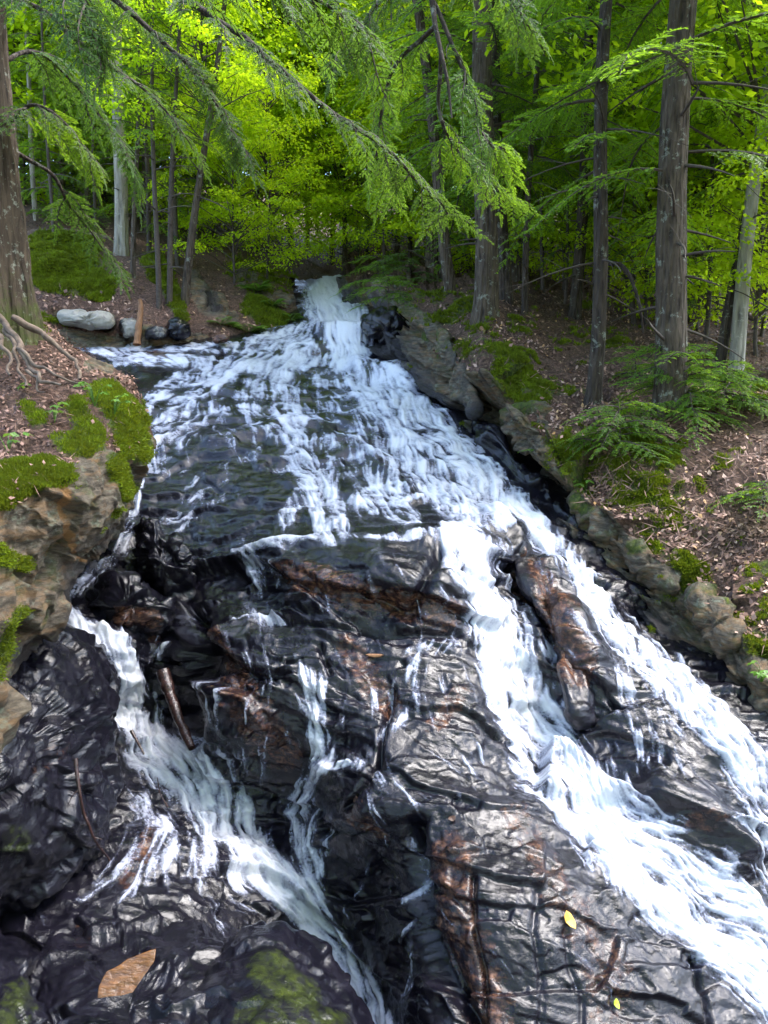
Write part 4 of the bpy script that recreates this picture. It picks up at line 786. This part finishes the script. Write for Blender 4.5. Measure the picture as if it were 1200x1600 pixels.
# ---------------------------------------------------------------- forest behind
FB = 'slender trees of the forest behind the falls'
def btree(px, py, d, kind, seed, cs=1., h0=2.5, diam=.22, bark='bark', H=10):
    base = P(px, py, d); g = {'h': ('hemlock_tree', 'background hemlock with dark feathery crown in the forest behind the falls', HC[seed % 3], 'background hemlocks'),
      's': ('hemlock_tree', 'background slender young hemlock in the forest behind the falls', HCs[seed % 2], 'background young hemlocks'),
      'm': ('maple_tree', 'background maple with lime green leaves in the forest behind the falls', LC[seed % 3], 'background maples'),
      'M': ('maple_tree', 'tall background broadleaf tree with bright yellow green crown', LCb[seed % 2], 'tall background broadleaf trees')}[kind]
    zone = next(z for x_, z in ((55, 'just right of the massive left trunk'), (120, 'over the left part of the moss bank'), (180, 'above the pale flat stone of the moss bank'), (235, 'behind the pale grey straight trunk'), (285, 'behind the far left waterside trio'),
        (345, 'above the black cliff cleft'), (400, 'above the far left ferns'), (450, 'left of the upper falls top'), (530, 'straight above the upper falls'), (590, 'just right of the upper falls top'), (655, 'above the dark wedge rock'), (715, 'behind the slim leaning grey trunk'), (780, 'behind the straight grey brown hemlock'),
        (850, 'behind the thin dark sapling trunk'), (915, 'behind the speckled dark trunk'), (970, 'behind the curved dark trunk'), (1035, 'left of the thickest trunk'), (1100, 'behind the thickest trunk'), (1165, 'behind the pale birch'), (1215, 'at the right edge of the photo'), (9999, 'beyond the right edge')) if px < x_)
    rk_ = 'nearer' if d < 21 else 'middle distance' if d < 27 else 'far' if d < 34 else 'farthest'
    g = (g[0], rk_ + ' ' + {'h': 'dark feathery hemlock', 's': 'slender young hemlock', 'm': 'small lime green maple', 'M': 'tall bright yellow green broadleaf'}[kind] + ' ' + zone, g[2], g[3])
    return gtree(g[0], g[1], 'tree', base, px + (px - 600) * .03 + (seed * 37 % 25 - 12), diam, bark, H=H, crown=g[2], h0=h0, cs=cs, seed=seed, dead=2 if d < 28 else 0, flare=.15, sides=10, segs=20, group=g[3])
k = 100
r2 = np.random.default_rng(5)
# lime broadleaf wall behind and above
for px, py, d in [(330, 415, 26), (400, 405, 27), (455, 420, 27), (520, 425, 31), (575, 430, 29), (620, 425, 27), (480, 400, 36), (560, 400, 38), (430, 390, 40), (640, 400, 38),
                  (365, 395, 36), (300, 390, 40), (700, 400, 36), (-60, 400, 22), (-20, 370, 28), (40, 365, 27), (100, 360, 31), (160, 370, 27), (0, 350, 36), (80, 345, 40), (150, 350, 42), (220, 360, 36), (250, 350, 44), (-100, 360, 32), (540, 432, 27)]:
    k += 1; btree(px, py, d, 'M', k, r2.uniform(1., 1.3), r2.uniform(.5, 2), .2, 'bark', 15)
for px, py, d in [(1120, 450, 21), (1190, 470, 17), (1230, 520, 13), (1080, 440, 26), (1010, 440, 27), (960, 420, 33), (880, 415, 33), (820, 410, 38), (760, 405, 36), (1160, 410, 34), (1230, 420, 30), (1300, 470, 18), (940, 450, 24), (1060, 455, 22), (1140, 480, 17), (850, 430, 26)]:
    k += 1; btree(px, py, d, 'M', k, r2.uniform(.75, 1.0), r2.uniform(.3, 2), .2, 'bark', 12)
for px, py, d in [(370, 480, 19.5), (420, 470, 21), (330, 420, 24), (450, 440, 24), (600, 450, 23), (560, 440, 27), (690, 445, 19), (735, 450, 20), (800, 460, 19), (860, 455, 21), (880, 485, 17), (940, 470, 19), (980, 485, 17), (1010, 510, 15.5), (1090, 530, 15), (1120, 520, 16), (1190, 520, 15), (775, 440, 23), (920, 440, 25), (1050, 460, 21), (1180, 560, 13), (1240, 600, 11.5), (1100, 500, 17.5), (1030, 470, 20), (960, 455, 23)]:
    k += 1; btree(px, py, d, 'm', k, r2.uniform(.5, .75), r2.uniform(.2, 1.), .07, 'twig', 4)
for px, py, d in [(60, 380, 22), (100, 365, 25), (140, 370, 24), (230, 390, 24), (20, 360, 26), (165, 360, 30), (210, 360, 31), (260, 380, 28), (300, 385, 29), (120, 345, 34), (270, 365, 36), (340, 380, 34), (60, 345, 34), (190, 345, 40), (240, 350, 42),
                  (640, 440, 24), (730, 430, 24), (860, 440, 23), (980, 440, 25), (840, 425, 28), (770, 420, 28), (905, 425, 29), (1250, 440, 22)]:
    k += 1; btree(px, py, d, 'h', k, r2.uniform(.8, 1.15), r2.uniform(.4, 2.2), r2.uniform(.14, .26), ['bark', 'bark', 'barkd', 'birch'][k % 4], 12)
for px, py, d in [(85, 400, 19), (150, 385, 21), (280, 440, 19.5), (310, 410, 23), (235, 420, 20), (690, 455, 18), (745, 455, 19), (800, 450, 19), (850, 470, 17.5), (950, 480, 17), (990, 500, 15.5), (1080, 510, 16), (1100, 540, 14), (880, 460, 19), (600, 455, 21)]:
    k += 1; btree(px, py, d, 's', k, r2.uniform(.7, 1.), r2.uniform(.6, 2.2), r2.uniform(.08, .14), 'twig', 7)

# unseen trees added behind the viewer for shade and reflections on the rocks
for i_, (x, y, cr, cs, side_) in enumerate([(-6, -5, 0, 1.5, 'left, nearest'), (6.5, -4, 1, 1.5, 'right, nearest'), (-3, -10, 2, 1.7, 'left, second'), (4, -11, 0, 1.7, 'right, second'), (0, -15, 1, 1.9, 'straight back'), (-9, -12, 2, 1.7, 'left, farthest'), (10, -11, 1, 1.7, 'right, farthest'), (-7.5, .5, 1, 1.2, 'just left of the viewer'), (9.5, 2, 2, 1.3, 'just right of the viewer')]):
    rt = thing('hemlock_tree', 'unseen hemlock added behind the viewer, outside the photo: ' + side_, 'tree', (x, y, -3.4 + .05 * abs(x) ** 1.3), 'added hemlocks behind the viewer')
    V, f, low = trunk_arrays(17, .2, .05, (0, 0), 400 + i_, 10, 20, .3, .03); mk('trunk', V, f, M['bark'], parent=rt, attrs=dict(low=low), smooth=True)
    c = bpy.data.objects.new('crown', HC[cr]); C.objects.link(c); c.parent = rt; c.location = (0, 0, 3.2); c.rotation_euler = (0, 0, i_ * 1.3); c.scale = (cs, cs, cs)

for i_, (x, y, cs, side_) in enumerate([(3.5, -6.5, 1.2, 'right, leaning over the stream'), (11, -5, 1.4, 'far right'), (-5, -15, 1.5, 'left of the deep wood'), (6, -17, 1.5, 'right of the deep wood'), (0, -22, 1.6, 'end of the deep wood'), (-13, -9, 1.5, 'outer left'), (14, -12, 1.5, 'outer right')]):  # unseen broadleaf crowns, added to break up sky reflections in the wet rock
    rt = thing('maple_tree', 'unseen broadleaf tree added behind the viewer, outside the photo: ' + side_, 'tree', (x, y, -3.4 + .05 * abs(x) ** 1.3), 'added broadleaf trees behind the viewer')
    V, f, low = trunk_arrays(15, .16, .04, (0, 0), 430 + i_, 10, 20, .3, .03); mk('trunk', V, f, M['bark'], parent=rt, attrs=dict(low=low), smooth=True)
    c = bpy.data.objects.new('crown', LCb[i_ % 2]); C.objects.link(c); c.parent = rt; c.location = (0, 0, 5.2); c.rotation_euler = (0, 0, i_ * 1.7); c.scale = (cs, cs, cs)

# saplings and small hemlocks on the right bank
def sapling(label, base, H, n, L, seed, mat='hem', h0=.1):
    g = np.random.default_rng(seed); root = thing('hemlock_sapling', label, 'sapling', base); V, f = tube(np.array([[0, 0, -.1], [.02, .01, H * .4], [-.02, 0, H]]), [.014, .01, .003], 6); mk('stem', V, f, M['twig'], parent=root, smooth=True)
    bs = []; ms = []
    for k_ in range(n):
        h = h0 + (H - h0) * k_ / n; az = k_ * 2.4 + g.uniform(-.5, .5); l = L * (1 - .5 * k_ / n) * g.uniform(.7, 1.1); b, s_ = pick(l, g, BGN)
        el = g.uniform(-.15, .2); ms.append(frame([0, 0, h], [math.cos(az) * math.cos(el), math.sin(az) * math.cos(el), math.sin(el)], g.uniform(-.3, .3), s_)); bs.append(b)
    foliage_mesh('foliage', bs, ms, mat, parent=root)
sapling('bright green hemlock sapling reaching over the mossy edge in front of the thick trunk', RB(965, 715), .6, 20, .72, 61)
sapling('pale blue green hemlock sapling at the foot of the thickest trunk', RB(1065, 660), .9, 26, .9, 62)
sapling('spreading hemlock sapling between the thickest trunk and the pale birch', RB(1130, 650), .6, 16, .95, 63)
sapling('low hemlock sapling at the right edge over the litter', RB(1190, 800), .3, 9, .6, 64)
sapling('hemlock seedling at the foot of the curved dark trunk', RB(990, 600), .5, 9, .6, 65)
sapling('drooping hemlock sapling on top of the dark wedge rock', P(606, 478, 14.9), .5, 9, .7, 66)
sapling('yellowish hemlock shrub on the cliff above the dark wedge rock', RB(640, 458), .8, 14, .9, 67, 'herb')
sapling('green hemlock sapling over the left end of the falls top', RB(590, 462), .8, 14, .9, 68)

# small leafy plants
def herb(label, base, n, size, seed, h=.12, mat='herb', name='seedling', cat='plant', spread=.12):
    g = np.random.default_rng(seed); root = thing(name, label, cat, base); W = []; Q = []; r = []
    for k_ in range(n):
        az = g.uniform(0, 6.28); tip = np.array([math.cos(az) * g.uniform(.2, 1) * spread, math.sin(az) * g.uniform(.2, 1) * spread, h * g.uniform(.5, 1.2)])
        W.append(tube([[0, 0, -.03], tip * [.4, .4, .7], tip], [.0035, .0025, .0015], 4))
        Q = []; r = []
        for q in range(3):
            a_ = az + (q - 1) * 1.1; d = unit(np.array([math.cos(a_), math.sin(a_), -.25])); nn = unit(np.array([0, 0, 1.]) + g.normal(0, .25, 3))
            Q.append(leafquads(tip[None], d[None], nn[None], [size * g.uniform(.7, 1.1)], [size * .6], .2)); r.append(g.uniform(.3, .95))
        Q = np.concatenate(Q); mk('leaf', Q, np.arange(len(Q) * 4).reshape(-1, 4), M['herb'], parent=root, fattrs=dict(rnd=r))
        V, f = W[-1]; mk('stem', V, f, M['herb'], parent=root, fattrs=dict(rnd=np.full(len(f), .2)))
for lab, b, n, s_, sd_, h in [('tiny bright maple seedling lowest on the left ledge', P(12, 700, 4.45), 4, .06, 1, .1), ('small maple seedling on the left ledge litter', P(85, 655, 4.95), 4, .06, 2, .1), ('pair of green leaves on the left ledge beside the roots', P(25, 615, 5.3), 3, .05, 3, .08),
    ('leafy seedlings on the right end of the left ledge', P(148, 628, 5.2), 9, .05, 4, .12), ('seedling among moss at the lip of the left ledge', P(178, 640, 5.25), 5, .045, 5, .1), ('bright seedling hanging at the edge below the curved trunk', RB(868, 722), 5, .09, 6, .1), ('small seedling on the mossy edge right of the wet cliff', RB(915, 762), 4, .08, 7, .08),
    ('small leafy plant at the right edge low down', P(1190, 1065, 5.7), 9, .05, 8, .12)]:
    herb(lab, b, n, s_, sd_, h)
def fern(label, base, n, L, seed):
    g = np.random.default_rng(seed); root = thing('fern', label, 'fern', base); Q = []; r = []
    for k_ in range(n):
        az = k_ * 2.4; el = g.uniform(.5, 1.1); t = np.linspace(.1, 1, 18); x = t * L * math.cos(el); z = L * (math.sin(el) * t - .55 * t ** 2); d = np.array([math.cos(az), math.sin(az), 0]); p = d * x[:, None] + np.array([0, 0, 1.]) * z[:, None]
        for q in (1, -1):
            dd = unit(np.tile(np.array([-d[1], d[0], 0]) * q + d * .4, (18, 1)) + [0, 0, -.1]); w_ = L * .22 * np.sin(np.clip(t * 1.1, 0, 1) ** .7 * np.pi * .93) + .01; Q.append(leafquads(p, dd, np.tile([0, 0, 1.], (18, 1)), w_, w_ * .35, .2)); r.append(g.uniform(.3, .95, 18))
    Q = np.concatenate(Q); mk('frond', Q, np.arange(len(Q) * 4).reshape(-1, 4), M['herb'], parent=root, fattrs=dict(rnd=np.concatenate(r)))
fern('bright lime fern on the waterline below the far left cliff', LB(388, 520), 12, .55, 1)
fern('green fern right of the cliff cleft on the far left bank', LB(345, 510), 10, .5, 2)
fern('fern at the right end of the far left bank beside the upper falls', LB(455, 505), 11, .5, 3)
fern('fern up the slope above the far left cliff', LB(400, 455), 10, .6, 4)
fern('leafy fern halfway up the far left slope', LB(425, 480), 10, .5, 5)

# ---------------------------------------------------------------- wood, stake, sticks, leaves
def stick(name, label, cat, pl, r0, r1, mat, twigs=()):
    pts = np.array([P(x, y, d) for x, y, d in pl]); s_ = spline(pts, 30); s_ = s_ + .006 * np.stack([vn(s_ * 12, 3), vn(s_ * 12, 4), vn(s_ * 12, 5)], -1); o = s_[-1]
    parts = [tube(s_, np.linspace(r0, r1, 30) * (1 + .2 * vn(s_ * 20, 8)), 10)]
    for tw in twigs: parts.append(tube(spline(np.array([P(*q) for q in tw]), 8), np.linspace(r1 * .8, r1 * .3, 8), 5))
    V, f = merge(parts); n_ = len(V); ob = mk(name, V, f, M[mat], origin=o, smooth=True); return tag(ob, label, cat)
BD = lambda x, y: float(samp(D_bed, np.array(float(x)), np.array(float(y))))
stick('log', 'wet dark log leaning down into the white water of the left chute', 'log', [(255, 1048, 6.1), (266, 1085, 6.0), (282, 1130, 5.85), (300, 1168, 5.7)], .055, .03, 'wetwood')
stick('fallen_branch', 'bare black branch lying down the dark boulder at lower left', 'branch', [(118, 1186, 4.45), (124, 1230, 4.42), (133, 1275, 4.45), (150, 1315, 4.5), (172, 1345, 4.6)], .013, .005, 'wetwood', [[(124, 1232, 4.42), (112, 1245, 4.4), (105, 1262, 4.4)], [(146, 1308, 4.5), (160, 1312, 4.5)]])
stick('twig', 'short dark stick poking through the white foam left of the log', 'stick', [(205, 1142, 5.95), (215, 1160, 5.9), (224, 1178, 5.85)], .014, .008, 'wetwood')
stick('twig', 'fine forked twig caught in the foam of the left chute', 'stick', [(262, 1262, 5.45), (250, 1238, 5.45), (245, 1215, 5.45)], .006, .003, 'wetwood', [[(250, 1238, 5.45), (238, 1225, 5.42), (228, 1220, 5.4)], [(252, 1240, 5.45), (262, 1222, 5.4)]])
stick('wooden_stake', 'reddish bare broken stake standing at the far left waterline', 'stake', [(214, 538, 15.0), (217, 510, 15.05), (220, 485, 15.1), (219, 468, 15.1)], .06, .035, 'wood')
stick('fallen_log', 'mossy fallen log lying behind the moss bank at far left', 'log', [(50, 366, 20), (90, 363, 20), (140, 366, 20.5), (175, 375, 20.5)], .09, .05, 'root')
stick('fallen_log', 'thin pale fallen branch just below the mossy log at far left', 'log', [(52, 373, 19.5), (75, 370, 19.5), (100, 368, 19.6)], .05, .03, 'wood')
stick('fallen_branch', 'bare curved branch arching down from the curved trunk to the litter', 'branch', [(952, 412, 9.9), (970, 415, 9.8), (988, 440, 9.7), (1000, 480, 9.6), (1005, 520, 9.7)], .03, .012, 'barkd')
stick('fallen_branch', 'pale dead branch on the litter in front of the straight hemlock', 'branch', [(752, 512, 12.1), (760, 525, 11.9), (768, 540, 11.7), (770, 548, 11.6)], .03, .015, 'wood', [[(764, 530, 11.8), (774, 508, 11.9)]])
stick('fallen_branch', 'thin grey stick lying on moss right of the green sapling', 'branch', [(1095, 765, 7.9), (1105, 780, 7.8), (1115, 795, 7.7)], .012, .008, 'birch')
stick('fallen_branch', 'dark stick lying across the litter at the right edge', 'branch', [(1158, 898, 6.75), (1180, 897, 6.7), (1205, 892, 6.7)], .02, .014, 'wetwood')
def flatbit(name, label, cat, px, py, L, W, ang_, mat, lift=.02, dd=None, thick=.004):
    d = dd if dd else BD(px, py); c = P(px, py, d); i = int((py - gy[0]) / ST); j = int((px - gx[0]) / ST); nn = Nn[i, j]; c = G_bed[i, j] + nn * lift
    r_ = unit(np.cross(nn, [0, 0, 1.])); u_ = np.cross(nn, r_); d1 = math.cos(ang_) * r_ + math.sin(ang_) * u_; d2 = np.cross(nn, d1)
    prof = [(-.5, 0), (-.3, .38), (0, .5), (.28, .36), (.5, .02), (.3, -.34), (0, -.5), (-.28, -.4)]
    top = [c + d1 * x * L + d2 * y * W + nn * (.012 * (1 - 4 * y * y)) for x, y in prof]; bot = [p - nn * thick for p in top]; V = np.array(top + bot + [c + nn * .006, c + nn * (.006 - thick)])
    n = 8; F1 = np.array([[i_, (i_ + 1) % n, 16] for i_ in range(n)] + [[(i_ + 1) % n + n, i_ + n, 17] for i_ in range(n)]); F2 = np.array([[i_, i_ + n, (i_ + 1) % n + n, (i_ + 1) % n] for i_ in range(n)])
    return tag(mk(name, V, [F1, F2], M[mat], origin=c, smooth=False), label, cat)
flatbit('leaf', 'orange yellow fallen leaf stuck on the dark wet rock at lower right', 'leaf', 893, 1437, .1, .06, 1.5, 'leafy')
flatbit('leaf', 'small lime green leaf at the bottom right of the wet rock', 'leaf', 966, 1568, .05, .03, 1.3, 'leafg')
flatbit('wood_chip', 'orange wood chip lying on the rock ledge in the middle of the falls', 'wood chip', 586, 1021, .14, .028, .05, 'wood', thick=.012)
flatbit('leaf', 'pale tan leaf stuck on the wet rock above the long dark cleft', 'leaf', 708, 1291, .05, .04, .6, 'litter')
flatbit('leaf', 'pale leaf on the brown patch near the top of the left rock face', 'leaf', 552, 1250, .05, .035, 1.2, 'litter')

# ---------------------------------------------------------------- litter and moss fuzz: nobody could count them
def sample(vs, ns, wgt, n, g, jit):
    p_ = wgt / wgt.sum(); i = g.choice(len(vs), n, p=p_); return vs[i] + g.normal(0, jit, (n, 3)) * (1, 1, .2), ns[i]
def in_view(v):
    x, y, d = proj(v); return ((x > -60) & (x < 1260) & (y > 200) & (y < 1660)).astype(float) / np.clip(d, 3, 40) ** 1.2
def litter(v, n_, at, n, seed, size=(.03, .07)):
    g = np.random.default_rng(seed); wg = in_view(v) * np.clip(1 - at['moss'] * 1.6, .03, 1) * (at['rock'] < .6) * np.clip(fbm(v, 1.5, 3, seed) + .5, .1, 1) * (np.abs(n_[:, 2]) > .25); d = proj(v)[2]; wg = wg * d ** 2
    p, nn = sample(v, n_, wg, n, g, .02); nn = np.where(nn[:, 2:] < 0, -nn, nn); nn = unit(nn + g.normal(0, .35, (n, 3))); dd = unit(np.cross(nn, g.normal(0, 1, (n, 3)))); s_ = g.uniform(*size, n)
    Q = leafquads(p + nn * .012, dd, nn, s_, s_ * g.uniform(.35, .75, n), -.2); return Q, g.uniform(0, 1, n) ** 1.2
def stuff(name, Q, r, mat, label, cat):
    o = mk(name, Q, np.arange(len(Q) * 4).reshape(-1, 4), M[mat], fattrs=dict(rnd=r)); return tag(o, label, cat, kind='stuff')
Q, r = litter(*RBV, 42000, 1, (.02, .075)); stuff('leaf_litter', Q, r, 'litter', 'brown dead leaves strewn over the right bank', 'leaf litter')
Q, r = litter(*LBV, 5000, 2, (.04, .1)); stuff('leaf_litter', Q, r, 'litter', 'brown dead leaves strewn over the far left bank', 'leaf litter')
v, n_, at = NLV; Q, r = litter(v, n_, at, 2600, 3, (.02, .045)); r = r * .7; stuff('leaf_litter', Q, r, 'litter', 'dead leaves and needles on the near left ledge', 'leaf litter')
def twigs(v, n_, at, n, seed, sc_=1.):
    g = np.random.default_rng(seed); wg = in_view(v) * np.clip(1 - at['moss'], .1, 1) * (at['rock'] < .7) * np.clip(fbm(v, 2.5, 3, seed) + .3, .02, 1) * (np.abs(n_[:, 2]) > .25) * proj(v)[2] ** 2
    p, nn = sample(v, n_, wg, n, g, .03); nn = np.where(nn[:, 2:] < 0, -nn, nn); nn = unit(nn + g.normal(0, .15, (n, 3))); dd = unit(np.cross(nn, g.normal(0, 1, (n, 3)))); s_ = g.uniform(.05, .3, n) ** 1.1 * sc_
    return leafquads(p + nn * .015, dd, nn, s_, (.004 + .009 * g.uniform(0, 1, n)) * sc_ ** .7, -.05), g.uniform(0, .7, n)
for reg, n, sd_, lab in [(RBV, 9000, 21, 'fallen twigs and needles over the right bank'), (NLV, 1500, 22, 'fine twigs and needles on the near left ledge'), (LBV, 2500, 23, 'fallen twigs over the far left bank')]:
    Q, r = twigs(*reg, n, sd_, .4 if reg is NLV else 1.); stuff('twig_litter', Q, r, 'litter', lab, 'twigs')
def fuzz(v, n_, at, n, seed, L=(.015, .035), thr=.42, wd=.22, ):
    g = np.random.default_rng(seed); m = at['moss'] + .55 * fbm(v, 8, 4, seed); d = proj(v)[2]; wg = in_view(v) * np.clip((m - thr) * 2.5, 0, 1) * d ** 1.2
    if wg.sum() == 0: return None
    p, nn = sample(v, n_, wg, n, g, .012); nn = np.where(nn[:, 2:] < -.2, -nn, nn); dd = unit(nn + np.array([0, 0, .3]) + g.normal(0, .5, (n, 3))); s_ = g.uniform(*L, n) * np.clip(proj(p)[2] / 6, .7, 3)
    return leafquads(p - nn * .004, dd, unit(np.cross(dd, g.normal(0, 1, (n, 3)))), s_, s_ * wd * 1.6, .2), np.clip(g.uniform(0, 1, n) * .8 + .25 * vn(p * 12, 5), 0, .99)
for nm, (v, n_, at), n, lab in [('moss', RBV, 90000, 'green moss cushions on the right bank'), ('moss', LBV, 60000, 'bright yellow green moss on the far left bank'), ('moss', NLV, 110000, 'thick green moss on the near left ledge')]:
    q = fuzz(v, n_, at, n, 9); stuff(nm, q[0], q[1], 'mossb', lab, 'moss')

# look-alikes of one zone are told apart by their order
seen = {}
for o in bpy.data.objects:
    if o.parent is None and 'label' in o and o.get('group') and o.get('kind') is None: seen.setdefault(o['label'], []).append(o)
for lab, os_ in seen.items():
    if len(os_) < 2: continue
    os_.sort(key=lambda o: float(proj(np.array(o.location))[0]))
    names = ['left of two', 'right of two'] if len(os_) == 2 else ['leftmost of these', 'second from left', 'third from left', 'fourth from left', 'fifth from left'][:len(os_)]
    for o, nm in zip(os_, names): o['label'] = ' '.join((lab.replace(' of the photo', '').replace('bright ', '') + ', ' + nm).split()[:16])
